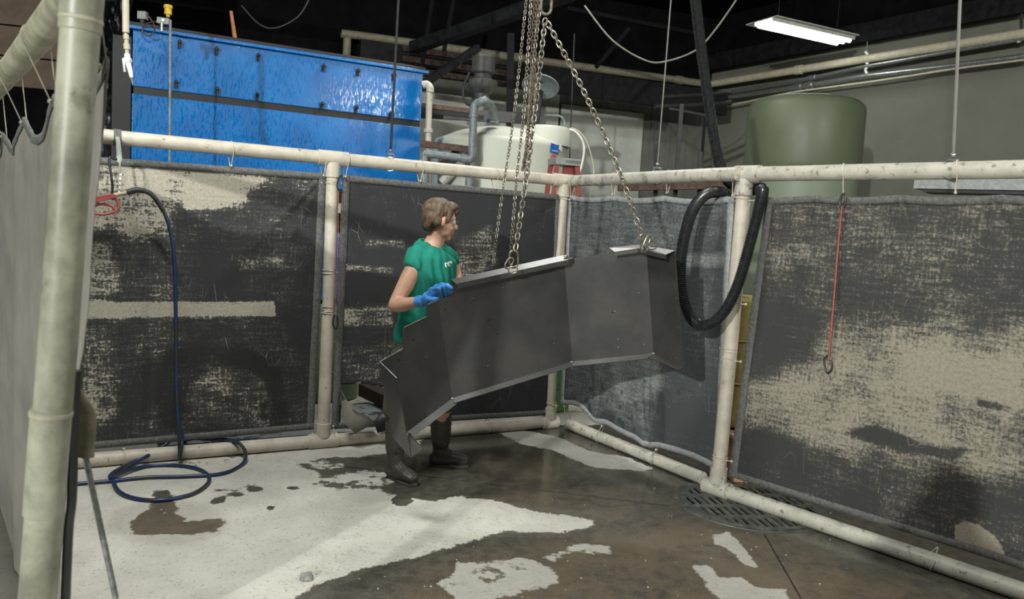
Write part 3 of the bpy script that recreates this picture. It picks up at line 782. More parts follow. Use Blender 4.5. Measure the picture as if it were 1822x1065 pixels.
# near curtain
def dispD(u, v, S, Z):
    f = .022 * vn(S * 3., Z * .7, 11.) + .006 * vn(S * 12, Z * 1.2, 12.) + .002 * vn(S * 3, Z * 18, 13.)
    return f
PD = Vector((ptop.x, ptop.y, 0)) + DDr * .0
PDs = pbot + DDr * 0
dn = -DN if DN.y > 0 else DN
crn = [Vector((0, 0, 0))] * 4
c0 = PD - dn * .05
tl = c0 + DDr * 3.2 + UZ * 1.90; trr = c0 + DDr * .04 + UZ * 1.93
bll = c0 + DDr * 3.2 + UZ * .1 + Vector((-.1, 0, 0)); brr = c0 + DDr * .02 + UZ * .1 + Vector((-.13, 0, 0))
def proj(P):
    v = P - EYE; z = v.dot(FW); return (CX + FPX * v.dot(RT) / z, CY - FPX * v.dot(UP) / z)
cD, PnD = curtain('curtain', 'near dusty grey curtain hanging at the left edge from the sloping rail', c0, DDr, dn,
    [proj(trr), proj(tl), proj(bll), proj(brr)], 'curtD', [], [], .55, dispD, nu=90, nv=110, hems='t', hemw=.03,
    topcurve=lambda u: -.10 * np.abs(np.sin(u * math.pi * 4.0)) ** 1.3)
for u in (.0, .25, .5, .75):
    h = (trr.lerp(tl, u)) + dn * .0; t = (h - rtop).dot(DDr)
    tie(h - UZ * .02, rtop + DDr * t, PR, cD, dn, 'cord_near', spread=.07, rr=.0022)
mb = MB().tube(spline([onpost(640) + Vector((.026, .05, 0)), onpost(760) + Vector((.030, .05, 0)), onpost(880) + Vector((.038, .05, 0)), onpost(950) + Vector((.036, .05, 0)), onpost(1150) + Vector((.046, .05, 0))], 6), .018, 10, flat=(.5, 1))
link('dark_edge', mb, 'tarp_black', cD)

# spray lance strapped to the near post
ln = thing('spray_lance', 'thin steel spray lance strapped with olive tape to the near post', 'spray lance', at(205, 1062, 1.95))
a, b = at(152, 812, 1.95), at(206, 1063, 1.95)
link('lance_tube', MB().tube([at(140, 760, 1.95), a, b], .0075, 14), 'galv', ln)
link('nozzle', MB().tube([b, b + (b - a).normalized() * .02], [.006, .004], 10), 'yellow', ln)
mb = MB().tube(spline([at(134, 690, 1.93), at(142, 712, 1.94), at(155, 740, 1.95), at(153, 790, 1.95), at(152, 812, 1.95)], 6), [.012 + .010 * min(1, k / 10) for k in range(25)], 12, flat=(1, .7))
link('tape_wrap', mb, 'tape', ln)
link('dark_strap', MB().tube(spline([at(118, 672, 1.90), at(128, 690, 1.89), at(140, 722, 1.93)], 5), .012, 10, flat=(1, .4)), 'rust', ln)

# ---------------- drain
dr = thing('drain_cover', 'round slotted iron drain cover in the wet floor at the foot of the right-hand post', 'drain cover', DRAIN)
bm = bmesh.new()
# grate: grid of ribs clipped to a disc
def drain_mesh():
    mb = MB(); R = DRR - .012; zt = -.004; th = .03
    ang = math.radians(9.8); ca, sa = math.cos(ang), math.sin(ang)
    def T(x, y, z): return DRAIN + Vector((x * ca - y * sa, x * sa + y * ca, z))
    n = 96; hw = .011; rows = [-.255, -.085, .085, .255]; cells = {}
    # solid plate with slots: build in small cells, skipping slot cells
    st = .0065; m = int(R * 2 / st) + 2; vid = {}; vs = []; fs = []
    def V(i, j):
        if (i, j) not in vid:
            x, y = (i - m / 2) * st, (j - m / 2) * st; r = math.hypot(x, y)
            if r > R: x, y = x * R / r, y * R / r
            vid[(i, j)] = len(vs); vs.append(T(x, y, zt))
        return vid[(i, j)]
    for i in range(m):
        for j in range(m):
            x, y = (i + .5 - m / 2) * st, (j + .5 - m / 2) * st; r = math.hypot(x, y)
            if r > R + st * .3: continue
            row = (y + .03) % .185; col = (x + (.024 if int((y + .03) // .185) % 2 else 0)) % .0475
            if .02 < row < .165 and .010 < col < .034 and r < R - .035: continue
            fs.append((V(i, j), V(i + 1, j), V(i + 1, j + 1), V(i, j + 1)))
    mb.add(vs, fs); return mb
o = link('grate', drain_mesh(), 'grate', dr, smooth=False); s = o.modifiers.new('t', 'SOLIDIFY'); s.thickness = .012; s.offset = -1
prof = []
mb = MB(); vs = []; seg = 72
for r, z in ((DRR - .008, -.02), (DRR - .008, .002), (DRR + .022, .004), (DRR + .026, -.002)):
    for k in range(seg): a = 2 * math.pi * k / seg; vs.append(DRAIN + Vector((r * math.cos(a), r * math.sin(a), z)))
mb.add(vs, [(i * seg + k, i * seg + (k + 1) % seg, (i + 1) * seg + (k + 1) % seg, (i + 1) * seg + k) for i in range(3) for k in range(seg)])
link('rim', mb, 'grate', dr)
mb = MB().lathe([(DRR - .002, -.5), (DRR - .002, -.498)], DRAIN, 48); 
vs = []
for z in (-.5, -.005):
    for k in range(48): a = 2 * math.pi * k / 48; vs.append(DRAIN + Vector((DRR * math.cos(a), DRR * math.sin(a), z)))
mb.add(vs, [(k, (k + 1) % 48, 48 + (k + 1) % 48, 48 + k) for k in range(48)])
tag(link('trim_3', mb, 'pit'), kind='structure')

# ---------------- blue oven
bx0 = atz(237, 45, 3.2); bx1 = atz(753, 125, 3.2); bd = (bx1 - bx0); bd.z = 0; BL = bd.length; bd.normalize(); bn = Vector((bd.y, -bd.x, 0))
ov = thing('industrial_oven', 'big bright blue enamelled steel cabinet behind the left curtain', 'oven cabinet', Vector((bx0.x, bx0.y, 0)) + bd * BL / 2 - bn * .8)
bl0 = Vector((bx0.x, bx0.y, 0))
def face_box(s0, s1, za, zb, d0, d1, mat, nm, par=ov, bv=.004):
    c = bl0 + bd * (s0 + s1) / 2 + bn * (d0 + d1) / 2 + UZ * (za + zb) / 2
    o = link(nm, MB().box(c, (s1 - s0, d1 - d0, zb - za), Matrix((bd, -bn, UZ)).transposed()), mat, par, smooth=False)
    if bv: bevel(o, bv)
    return o
SZ = 2.64
face_box(.02, BL - .02, 1.93, 3.17, -1.5, -.03, 'blue', 'body')
face_box(0, BL, SZ + .035, 3.165, -.03, 0, 'blue', 'upper_panel')
face_box(0, BL, 1.90, SZ - .03, -.03, 0, 'blue', 'lower_panel')
face_box(.01, BL - .01, SZ - .034, SZ + .038, -.03, -.012, 'dark_paint', 'seam', bv=0)
face_box(-.03, BL + .05, 3.165, 3.195, -1.5, .045, 'blue', 'top_edge')
face_box(-.03, BL + .02, 3.195, 3.23, -1.5, .02, 'dark_paint', 'roof')
face_box(-.16, -.01, 0, 3.1, -.6, .0, 'dark_paint', 'side_column')
def latch(px, py):
    p = onp(px, py, bl0 + bn * .0, bn); mb = MB()
    mb.tube([p, p + bn * .035], .016, 12); mb.ell(p + bn * .04 + UZ * .012, (.017, .017, .02)); 
    mb.tube([p + bn * .035 + UZ * -.004, p + bn * .038 - UZ * .045], .008, 8); mb.box(p + bn * .003 - UZ * .01, (.03, .01, .06), Matrix((bd, -bn, UZ)).transposed())
    link('latch', mb, 'black_rubber', ov)
for q in ((319, 78), (385, 90), (459, 101), (575, 120), (636, 128), (700, 136), (313, 149), (386, 161), (457, 171), (572, 187), (633, 193), (694, 204)): latch(*q)

# conduit with yellow gland, in front of the oven
cd = thing('conduit', 'thin grey conduit before the blue cabinet, topped by a switch box and yellow plug', 'conduit', Vector((at(305, 420, 6.7).x, 6.7, 0)))
cbt = at(305, 420, 6.7); link('conduit_tube', MB().tube([Vector((cbt.x, cbt.y, 0)), at(303, 36, 6.7)], .011, 10), 'grey_pipe', cd)
sb = at(292, 38, 6.7); o = link('switch_box', MB().box(sb, (.10, .06, .05), Matrix.Rotation(.1, 3, 'Y')), 'ladder_cap', cd, smooth=False); bevel(o)
link('cap', MB().tube([sb + Vector((.01, -.035, .0)), sb + Vector((.01, -.045, 0))], .012, 12), 'label_white', cd)
q = at(299, 26, 6.7); link('yellow_plug', MB().tube([q - UZ * .02, q + UZ * .0, q + UZ * .0, q + UZ * .05, q + UZ * .05, q + UZ * .075, q + UZ * .08], [.014, .016, .03, .028, .035, .035, .02], 12), 'yellow', cd)
link('black_cable', MB().tube([q - UZ * .02, sb], .012, 8), 'black_rubber', cd)
link('drop_nipple', MB().tube([sb - UZ * .02 + Vector((-.01, -.02, 0)), sb - UZ * .09 + Vector((-.01, -.02, 0))], .014, 8), 'galv', cd)
jb = thing('junction_box', 'small grey junction box with looped dark red cable, top left of blue cabinet', 'junction box', at(254, 28, 7.22))
o = link('box_body', MB().box(at(254, 28, 7.22), (.075, .06, .07)), 'ladder_cap', jb, smooth=False); bevel(o)
link('cable', MB().tube(spline([at(262, 26, 7.12), at(272, 40, 7.10), at(275, 54, 7.10), at(265, 64, 7.10), at(254, 57, 7.10), at(256, 45, 7.10), at(268, 40, 7.05), at(284, 38, 6.85)], 6), .007, 8), 'rust', jb)
link('bracket', MB().box(at(254, 34, 7.22) - UZ * .05, (.03, .03, .14)), 'steel_dark', jb, smooth=False)
st = thing('wooden_stick', 'short orange-brown stick standing on top of the blue cabinet', 'stick', at(417, 62, 7.9))
link('shaft', MB().tube([at(411, 20, 7.9), at(419, 74, 7.9)], [.016, .022], 10), 'orange_stick', st)

# ball valve drop line
vl = thing('air_drop_line', 'hanging air line with brass fittings and white paint-crusted valve, left of blue cabinet', 'air line', at(226, 150, 5.6))
Yv = 5.6
link('sleeve', MB().tube([at(223, -60, Yv), at(224, 58, Yv)], .023, 14), 'pvc', vl)
link('fittings', MB().tube([at(224, 56, Yv), at(224, 62, Yv), at(224, 62, Yv), at(225, 70, Yv), at(225, 70, Yv), at(225, 78, Yv), at(225, 78, Yv), at(226, 88, Yv), at(226, 88, Yv), at(226, 100, Yv)], [.012, .012, .02, .02, .015, .015, .022, .022, .014, .014], 10), 'cream_pipe', vl)
mb = MB().ell(at(227, 108, Yv), (.03, .03, .028)); mb.tube([at(227, 104, Yv), at(226, 96, Yv)], .02, 10); mb.bar(at(219, 104, Yv - .02), at(222, 128, Yv - .03), .012, .008)
mb.tube([at(228, 112, Yv), at(232, 128, Yv - .01), at(234, 138, Yv - .01)], [.02, .016, .012], 10); mb.bar(at(219, 104, Yv - .02), at(232, 106, Yv - .02), .012, .01)
link('ball_valve', mb, 'label_white', vl); link('nozzle_tip', MB().tube([at(234, 138, Yv - .01), at(236, 150, Yv - .01)], [.010, .005], 8), 'galv', vl)

# crumpled dark sheeting left of the oven
tp = thing('plastic_sheeting', 'crumpled glossy black sheeting hanging between the near post and the blue cabinet', 'plastic sheeting', at(195, 260, 8.2))
a, b = at(95, 40, 8.4), at(232, 40, 8.0); nx, nz = 60, 80; vs = []
for j in range(nz):
    for i in range(nx):
        p = a.lerp(b, i / (nx - 1)); z = 3.7 - 3.6 * j / (nz - 1); n = .05 * wig(i * .11, z * 3, 1.5, 3) + .03 * wig(i * .5, z * 9, 1, 4) + .015 * wig(i * .9, z * 30, 1, 5)
        vs.append((p.x, p.y + n * 2, z))
mb = MB().add(vs, [(j * nx + i, j * nx + i + 1, (j + 1) * nx + i + 1, (j + 1) * nx + i) for j in range(nz - 1) for i in range(nx - 1)])
o = link('sheet', mb, 'tarp_black', tp); s = o.modifiers.new('t', 'SOLIDIFY'); s.thickness = .004

# ---------------- overhead pipes
def run(name, label, cat, pts, r, mat, n=6, bands=(), closed=False, seg=12, group=None, bandmat=None):
    t = thing(name, label, cat, pts[0], group)
    link('pipe_run', MB().tube(spline(pts, n) if n > 1 else pts, r, seg), mat, t)
    for b_, d_ in bands: link('coupling', band(MB(), b_, d_, r + .012, .12), bandmat or mat, t)
    return t
pz = 4.1
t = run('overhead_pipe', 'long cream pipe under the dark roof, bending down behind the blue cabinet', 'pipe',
    [atz(614, 130, pz - .85) if False else Vector((w0.x - .09, w0.y, 3.1)), Vector((w0.x - .09, w0.y, 3.9)), w0 + Vector((-.07, 0, -.03)), w0 + Vector((.08, 0.03, 0)), w0.lerp(w1, .5), w1], .055, 'cream_pipe_shaded', 6,
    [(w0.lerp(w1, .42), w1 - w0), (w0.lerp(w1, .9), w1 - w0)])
t = run('overhead_pipe', 'upper of the pipes along the right-hand white wall, cream and lit by the tube lamp', 'pipe', [w1, w1.lerp(w2, .5), w2 + (w2 - w1) * .2], .055, 'cream_pipe', 1,
    [(w1.lerp(w2, .36), w2 - w1)])
def atw(px, py): return onp(px, py, w1, NR)
NR = Vector((-(w2 - w1).y, (w2 - w1).x, 0)).normalized()
c1 = [atw(1175, 165) if False else atw(1240, 173), atw(1445, 138), atw(1540, 118), atw(1700, 90), atw(1840, 66)]
run('overhead_pipe', 'thin grey conduit running just below the cream pipe on the right-hand wall', 'pipe', c1, .025, 'galv', 1, [(c1[1], c1[2] - c1[1])])
c1 = [atw(1262, 178), atw(1440, 152), atw(1545, 135), atw(1700, 116), atw(1840, 98)]
run('overhead_pipe', 'lowest grey pipe of the bundle along the right-hand wall', 'pipe', c1, .036, 'galv', 1, [(c1[1] + Vector((0, 0, 0)), c1[2] - c1[1]), (c1[0].lerp(c1[1], .9), c1[2] - c1[1])])
c1 = [atw(1262, 190), atw(1300, 187), atw(1400, 166), atw(1500, 152), atw(1600, 138), atw(1700, 122), atw(1840, 104)]
run('cable', 'sagging light cable slung just beneath the pipes on the right-hand wall', 'cable', c1, .014, 'cream_pipe', 5)
hg = thing('pipe_hanger', 'white rod bracket holding the pipe bundle just right of the lit lamp', 'pipe hanger', atw(1543, 100))
link('rod', MB().tube([atw(1543, 62), atw(1543, 92)], .008, 8), 'galv', hg)
link('bracket', MB().tube(spline([atw(1540, 92), atw(1545, 100), atw(1540, 108), atw(1545, 116), atw(1540, 124), atw(1544, 134)], 3), .018, 8), 'label_white', hg)
hg = thing('pipe_hanger', 'dark hanger clip near the right end of the pipe bundle', 'pipe hanger', atw(1815, 60))
link('rod', MB().tube([atw(1818, 20), atw(1818, 58)], .012, 8), 'steel_dark', hg); link('bracket', MB().tube([atw(1813, 56), atw(1813, 76)], .022, 8), 'cream_pipe', hg)

# ---------------- roof steel
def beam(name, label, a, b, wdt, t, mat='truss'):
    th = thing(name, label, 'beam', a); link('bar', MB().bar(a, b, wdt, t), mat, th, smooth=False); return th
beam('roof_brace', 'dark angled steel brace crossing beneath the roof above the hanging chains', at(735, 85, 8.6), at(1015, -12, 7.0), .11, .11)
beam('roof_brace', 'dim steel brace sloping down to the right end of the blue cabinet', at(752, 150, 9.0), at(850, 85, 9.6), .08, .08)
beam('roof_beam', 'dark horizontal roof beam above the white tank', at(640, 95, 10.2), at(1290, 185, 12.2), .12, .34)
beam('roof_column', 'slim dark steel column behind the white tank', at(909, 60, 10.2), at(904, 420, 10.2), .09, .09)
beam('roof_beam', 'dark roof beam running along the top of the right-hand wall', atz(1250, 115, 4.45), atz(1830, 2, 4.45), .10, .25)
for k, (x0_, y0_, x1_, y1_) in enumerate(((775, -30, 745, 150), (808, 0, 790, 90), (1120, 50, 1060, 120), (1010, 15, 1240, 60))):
    beam('roof_brace', ('thin dark truss member left of the hanging rod above the cabinet', 'short dark truss member above the right end of the cabinet', 'short slanting truss member right of the hanging chains', 'long thin truss member running right from the top of the chains')[k], at(x0_, y0_, 9.4), at(x1_, y1_, 9.4), .045, .045, 'roof_black')
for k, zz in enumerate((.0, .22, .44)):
    beam('roof_purlin', ('lowest', 'middle', 'top')[k] + ' of three rusty purlins showing above the right end of the blue cabinet', at(715, 122 - k * 18, 10.0), at(900, 150 - k * 19, 10.4), .06, .07, 'rust_shaded')
run('cable', 'thin dark wire drooping beneath the roof at the upper left', 'cable', [at(430, 10, 8), at(460, 42, 8), at(490, 50, 8), at(530, 30, 8), at(552, -5, 8)], .010, 'steel_dark', 6)
run('cable', 'pale wire sagging beneath the roof between the rod and the black hose', 'cable', [at(1040, 10, 8), at(1090, 72, 8), at(1150, 108, 8), at(1190, 108, 8), at(1240, 88, 8), at(1275, 50, 8), at(1310, 0, 8)], .009, 'wire', 6)

# hanging rods with clamps
def rod(px, py, ptopx, Y, base, label, r=.009, mat='galv'):
    t = thing('hanger_rod', label, 'hanger rod', base)
    b = at(px, py, Y); a = at(ptopx, -40, Y)
    b2 = b
    a2 = b2 + (a - b2).normalized() * 2.75
    link('rod', MB().tube([b2, a2], r, 8), mat, t)
    mb = MB(); R = Matrix.Rotation(.45, 3, 'Z')
    mb.box(b - UZ * .025, (.05, .03, .012), R); mb.box(b - UZ * .075 + Vector((.02, 0, 0)), (.008, .026, .11), R); mb.box(b - UZ * .06 - Vector((.02, 0, 0)), (.006, .02, .08), R)
    mb.tube([Vector(base) + (Vector((math.cos(q), 0, math.sin(q))) * (PR + .004)) + Vector((.0, -.0, 0)) for q in [2 * math.pi * k / 12 for k in range(12)]], .005, 6, closed=True)
    mb.ell(b, .013, seg=8, rings=6)
    link('clamp', mb, 'galv', t)
def railpt(P0, d, px):   # point on a rail under an image column
    best = min((P0 + d * s for s in np.linspace(-.2, 3, 400)), key=lambda p: abs(proj(p)[0] - px)); return best
r1 = railpt(RA, AD, 693); rod(695, 268, 711, r1.y, r1, 'dark hanging rod clamped to the top rail in front of the blue cabinet', mat='steel_dark')
r2 = railpt(RB, BD, 1168); rod(1170, 292, 1197, r2.y, r2, 'thin pale rod holding up the middle of the top rail above the blue-grey curtain', .005, 'wire')
r3 = railpt(RC, CD, 1693); rod(1696, 276, 1710, r3.y, r3, 'galvanised rod clamped to the right-hand top rail', .008, 'wire')
run('hanger_rod', 'dark thin rod in front of the white wall, just right of the tank', 'hanger rod', [at(1013, 290, 9.5), at(1022, 60, 9.5)], .008, 'steel_dark', 1)

# ---------------- white tank
TK = at(889, 300, 8.25); TK.z = 0; TRd = .695
tk = thing('chemical_tank', 'large cream-white domed tank behind the middle of the top rail', 'tank', TK)
zs = 2.42
prof = [(TRd, 0), (TRd, zs)] + [(TRd - .05 * (1 - math.cos(a)) - 0 + 0, zs + .06 * math.sin(a)) for a in (.4, .9, 1.4)] + [(.60, 2.50), (.48, 2.555), (.34, 2.60), (.2, 2.625), (.06, 2.63)]
link('tank_body', MB().lathe(prof, TK, 64), 'tank_white', tk)
ld = at(972, 236, 8.1); link('manway_neck', MB().lathe([(.26, -.14), (.25, .02), (.23, .05), (.05, .06)], ld, 32), 'tank_white', tk)
# sticker
def tank_sticker(px0, py0, px1, py1, mat, nm, k=.003):
    cs = []
    for px, py in ((px0, py0), (px1, py0 + 5), (px1 - 2, py1 + 5), (px0 - 2, py1)):
        d = ray(px, py); o = EYE - TK; A = d.x ** 2 + d.y ** 2; B = 2 * (o.x * d.x + o.y * d.y); C_ = o.x ** 2 + o.y ** 2 - (TRd + k) ** 2
        disc = max(0, B * B - 4 * A * C_); t_ = (-B - math.sqrt(disc)) / (2 * A); cs.append(EYE + d * t_)
    return cs, nm, mat
def sticker(args, parent):
    cs, nm, mat = args; n = (cs[1] - cs[0]).cross(cs[3] - cs[0]).normalized()
    if n.y > 0: n = -n
    mb = MB(); a = [c + n * .0015 for c in cs]; b = [c - n * .004 for c in cs]
    mb.add(a + b, [(0, 1, 2, 3), (7, 6, 5, 4), (0, 4, 5, 1), (1, 5, 6, 2), (2, 6, 7, 3), (3, 7, 4, 0)]); return link(nm, mb, mat, parent, smooth=False)
s0 = sticker(tank_sticker(981, 254, 995, 270, 'box_label', 'blue_sticker', .012), tk)
sticker(tank_sticker(997, 257, 1001, 265, 'label_white', 'white_label', .016), tk)
sticker(tank_sticker(983, 273, 991, 281, 'label_red', 'pink_label', .012), tk)
def text(name, body, size, loc, R, mat, parent, ext=.0006, align='CENTER'):
    cu = bpy.data.curves.new(name, 'FONT'); cu.body = body; cu.size = size; cu.extrude = ext; cu.align_x = align; cu.align_y = 'CENTER'
    o = bpy.data.objects.new(name, cu); COL.objects.link(o)
    mm = R.to_4x4(); mm.translation = loc - (ORG[parent] if parent is not None else Vector()); 
    o.matrix_world = mm
    if parent is not None: o.parent = parent; o.matrix_basis = mm
    dg = bpy.context.evaluated_depsgraph_get(); dg.update(); me = bpy.data.meshes.new_from_object(o.evaluated_get(dg), depsgraph=dg)
    me.materials.clear(); me.materials.append(MAT[mat]); bpy.data.objects.remove(o)
    o = bpy.data.objects.new(name, me); COL.objects.link(o); o.parent = parent; o.matrix_basis = mm; return o
def frame_to_cam(n, up=UZ):
    n = n.normalized(); x = up.cross(n).normalized(); y = n.cross(x); return Matrix((x, y, n)).transposed()
cs = tank_sticker(981, 254, 995, 270, '', '', .016)[0]; ctr = sum(cs, Vector()) / 4; nn = (ctr - TK); nn.z = 0
text('sticker_lettering', 'norwesco', .022, ctr - UZ * .02 + nn.normalized() * .004, frame_to_cam(nn), 'label_white', s0)

# pipes at the tank
def prun(name, label, segs, parent_cat='pipe'):
    t = thing(name, label, parent_cat, segs[0][1][0]); 
    for nm, pts, r, mat, n in segs: link(nm, MB().tube(spline(pts, n) if n > 1 else pts, r, 14), mat, t)
    return t
Yp = 7.55
prun('drain_pipe', 'upright cream plastic pipe with an elbow beside the right end of the blue cabinet', [
    ('pipe_run', [at(752, 152, Yp), at(758, 150, Yp), at(763, 154, Yp), at(764, 163, Yp), at(762, 250, Yp), at(761, 420, Yp)], .030, 'pvc_white', 3),
    ('coupling', [at(762, 229, Yp), at(762, 236, Yp)], .044, 'pvc_white', 1), ('elbow', [at(752, 151, Yp - .01), at(759, 150, Yp - .01), at(765, 156, Yp - .01), at(765, 164, Yp - .01)], .036, 'pvc_white', 3)])
Yg = 7.4
prun('grey_pipework', 'grey cemented plastic pipework in front of the white tank, rising and bending over', [
    ('pipe_run', [at(843, 200, Yg), at(840, 268, Yg)], .036, 'grey_pipe', 1),
    ('upper_bend', [at(843, 205, Yg), at(844, 190, Yg), at(851, 183, Yg), at(861, 180, Yg), at(871, 186, Yg + .1), at(877, 198, Yg + .25), at(878, 214, Yg + .4)], .040, 'grey_pipe', 5),
    ('lower_elbow', [at(840, 262, Yg), at(841, 276, Yg), at(834, 283, Yg), at(820, 280, Yg)], .043, 'grey_pipe', 4),
    ('cross_pipe', [at(836, 283, Yg), at(762, 273, Yg)], .036, 'grey_pipe', 1),
    ('drop_pipe', [at(770, 274, Yg), at(757, 275, Yg), at(755, 290, Yg), at(755, 430, Yg)], .040, 'grey_pipe', 3),
    ('collar', [at(842.6, 203, Yg), at(842.6, 209, Yg)], .044, 'grey_pipe', 1), ('tank_flange', [at(877, 212, Yg + .4), at(877, 219, Yg + .4)], .06, 'grey_pipe', 1),
    ('stub', [at(836, 300, Yg), at(835, 330, Yg)], .04, 'grey_pipe', 1), ('clamp', [at(832, 284, Yg), at(832, 330, Yg)], .02, 'steel_dark', 1)])
pm = thing('pump_valve', 'dark dirty valve body with a handle above the white tank', 'valve', at(858, 160, 7.6))
v = at(858, 160, 7.6)
link('valve_body', MB().lathe([(.05, -.14), (.07, -.12), (.075, -.04), (.12, .0), (.14, .03), (.14, .08), (.09, .10), (.08, .14), (.11, .16), (.11, .30), (.06, .32)], v, 24), 'valve_dark', pm)
link('handle', MB().tube(spline([at(849, 172, 7.5), at(843, 180, 7.5), at(842, 188, 7.5), at(848, 186, 7.5)], 4), .018, 8), 'black_rubber', pm)
link('neck', MB().tube([at(862, 172, 7.55), at(864, 182, 7.55)], .035, 10), 'galv', pm)
link('electric_cable', MB().tube(spline([at(836, 128, 7.5), at(826, 150, 7.5), at(824, 170, 7.5), at(830, 184, 7.5), at(840, 188, 7.5)], 5), .012, 8), 'black_rubber', pm)
beam('steel_rail', 'rusty flat steel rail crossing behind the valve at tank-top height', at(748, 187, 8.9), at(848, 199, 8.9), .05, .05, 'rust')
beam('steel_rail', 'rusty speckled angle bar in front of the tank beside the cream pipe', at(748, 255, 7.5), at(836, 266, 7.5), .04, .06, 'rust')
beam('steel_rail', 'slanting rusty strut below the speckled angle bar', at(820, 262, 7.6), at(775, 300, 7.6), .04, .05, 'rust')
beam('steel_rail', 'dark support rail behind the top of the white tank', at(745, 200, 9.2), at(960, 212, 9.2), .06, .12, 'steel_dark')
prun('vent_pipe', 'pale slanted plastic pipe leaning behind the grey pipework', [('pipe_run', [at(828, 285, 7.65), at(786, 325, 7.65)], .045, 'pvc_white', 1)])
mi = thing('mirror_dish', 'round tilted dark dish hanging behind the chains below the roof', 'dish', at(962, 152, 8.6))
c = at(962, 152, 8.6); R = Matrix.Rotation(math.radians(-28), 3, 'X') @ Matrix.Rotation(math.radians(6), 3, 'Y')
mb = MB(); vs = []; 
for r, z in ((.02, .05), (.12, .035), (.19, 0), (.205, -.01), (.2, -.02), (.12, .02), (.02, .035)):
    for k in range(32): a = 2 * math.pi * k / 32; vs.append(c + R @ Vector((r * math.cos(a), r * math.sin(a), z)))
mb.add(vs, [(i * 32 + k, i * 32 + (k + 1) % 32, (i + 1) * 32 + (k + 1) % 32, (i + 1) * 32 + k) for i in range(6) for k in range(32)])
link('dish', mb, 'grey_pipe', mi); link('stem', MB().tube([at(962, 162, 8.6), at(954, 225, 8.5)], .03, 8), 'steel_dark', mi)
run('conduit', 'bent grey conduit arching beside the top of the white tank', 'conduit', [at(930, 203, 8.7), at(980, 205, 8.7), at(997, 207, 8.7), at(1004, 216, 8.7), at(1004, 232, 8.7), at(1004, 300, 8.7)], .013, 'grey_pipe', 5)
run('flexible_tube', 'clear white tube arching from the white tank down behind the ladder', 'tube', [at(992, 240, 8.1), at(1005, 232, 8.1), at(1022, 233, 8.1), at(1036, 250, 8.1), at(1039, 272, 8.1), at(1032, 305, 8.1), at(1020, 340, 8.1)], .012, 'pvc_rim', 6)
run('flexible_tube', 'thinner yellowish tube hanging right of the clear white one', 'tube', [at(1003, 240, 8.3), at(1018, 228, 8.3), at(1040, 245, 8.3), at(1054, 285, 8.3), at(1056, 320, 8.3), at(1050, 350, 8.3)], .006, 'cord', 6)

# ladder
YL = 7.15
la = thing('step_ladder', 'folded red step ladder with a grey cap beside the white tank', 'ladder', Vector((at(1000, 300, YL).x, YL, 0)))
cpm = at(1004, 289, YL); Rl = Matrix.Rotation(math.radians(20), 3, 'Z')
o = link('ladder_cap', MB().box(cpm, (.24, .20, .062), Rl), 'ladder_cap', la, smooth=False); bevel(o, .006)
nrm = Rl @ Vector((0, -1, 0)); text('cap_lettering', 'WERNER', .038, cpm + nrm * .1015 + (Rl @ Vector((.045, 0, 0))), frame_to_cam(nrm), 'ink', o)
for s in (-1, 1):
    for f in (-1, 1):
        tp_ = cpm + Rl @ Vector((s * .10, f * .07, -.03)); bt = Vector((cpm.x, cpm.y, 0)) + Rl @ Vector((s * (.28 if f < 0 else .2), f * .30, .01))
        link('leg', MB().bar(bt, tp_, .045, .025, up=(0, 1, 0)), 'red', la, smooth=False)
link('inner_plate', MB().box(cpm + Rl @ Vector((.035, -.04, -.16)), (.12, .02, .25), Rl), 'red', la, smooth=False)
for k in range(5):
    z_ = .35 + k * .33; wd_ = .19 - .02 * k; c = Vector((cpm.x, cpm.y, z_)) + Rl @ Vector((0, -.28 + .23 * z_ / cpm.z, 0))
    link('step', MB().box(c, (.5 - .055 * k, .07, .02), Rl), 'ladder_alu', la, smooth=False)

# ---------------- green tank
GT = at(1425, 300, 8.6); GT.z = 0; GR = .60
gt = thing('chemical_tank', 'tall olive-green cylindrical tank at right, in front of the white wall', 'tank', GT)
tz = at(1425, 180, 8.6).z; rz = at(1425, 300, 8.3).z
link('lower_body', MB().lathe([(GR - .02, 0), (GR - .02, rz - .04)], GT, 56), 'tank_green_low', gt)
link('upper_body', MB().lathe([(GR - .01, rz + .02), (GR, rz + .06), (GR, tz - .10), (GR - .02, tz - .05), (GR - .07, tz - .01), (GR - .2, tz + .02), (.1, tz + .04)], GT, 56), 'tank_green', gt)
link('rim', MB().lathe([(GR - .02, rz - .04), (GR + .02, rz - .03), (GR + .02, rz), (GR - .01, rz + .02)], GT, 56), 'tank_green', gt)
link('lifting_ring', MB().tube([at(1425, 174, 8.4) + Vector((.10 * math.cos(q), .0, .03 * math.sin(q))) for q in [2 * math.pi * k / 16 for k in range(16)]], .012, 8, closed=True), 'steel_dark', gt)

# things above / behind the right curtains
beam('wall_trough', 'beige duct running along the white wall just above the right-hand curtain', at(1637, 325, 6.2), at(1880, 328, 5.6), .3, .11, 'hem_light')
beam('wall_trough', 'black strip below the beige duct', at(1650, 340, 6.15), at(1880, 345, 5.6), .25, .03, 'steel_dark')  # black bar right under the duct
beam('rusty_beam', 'rust-red beam showing between the back rail and the blue-grey curtain', at(1100, 325, 7.8), at(1330, 320, 7.8), .12, .16, 'rust')
for k, (px, py0, py1) in enumerate(((1168, 255, 345), (1203, 185, 345), (1246, 270, 345), (1270, 275, 345))):
    beam('stand_upright', ('dark upright with a small side arm behind the middle rod', 'slim dark upright leaning behind the back rail', 'dark upright just left of the black hose', 'dark upright right behind the black hose')[k], at(px + (10 if k == 1 else 0), py0, 7.9), at(px - (6 if k == 1 else 3), py1 + 60, 7.9), .03, .04, 'steel_dark')
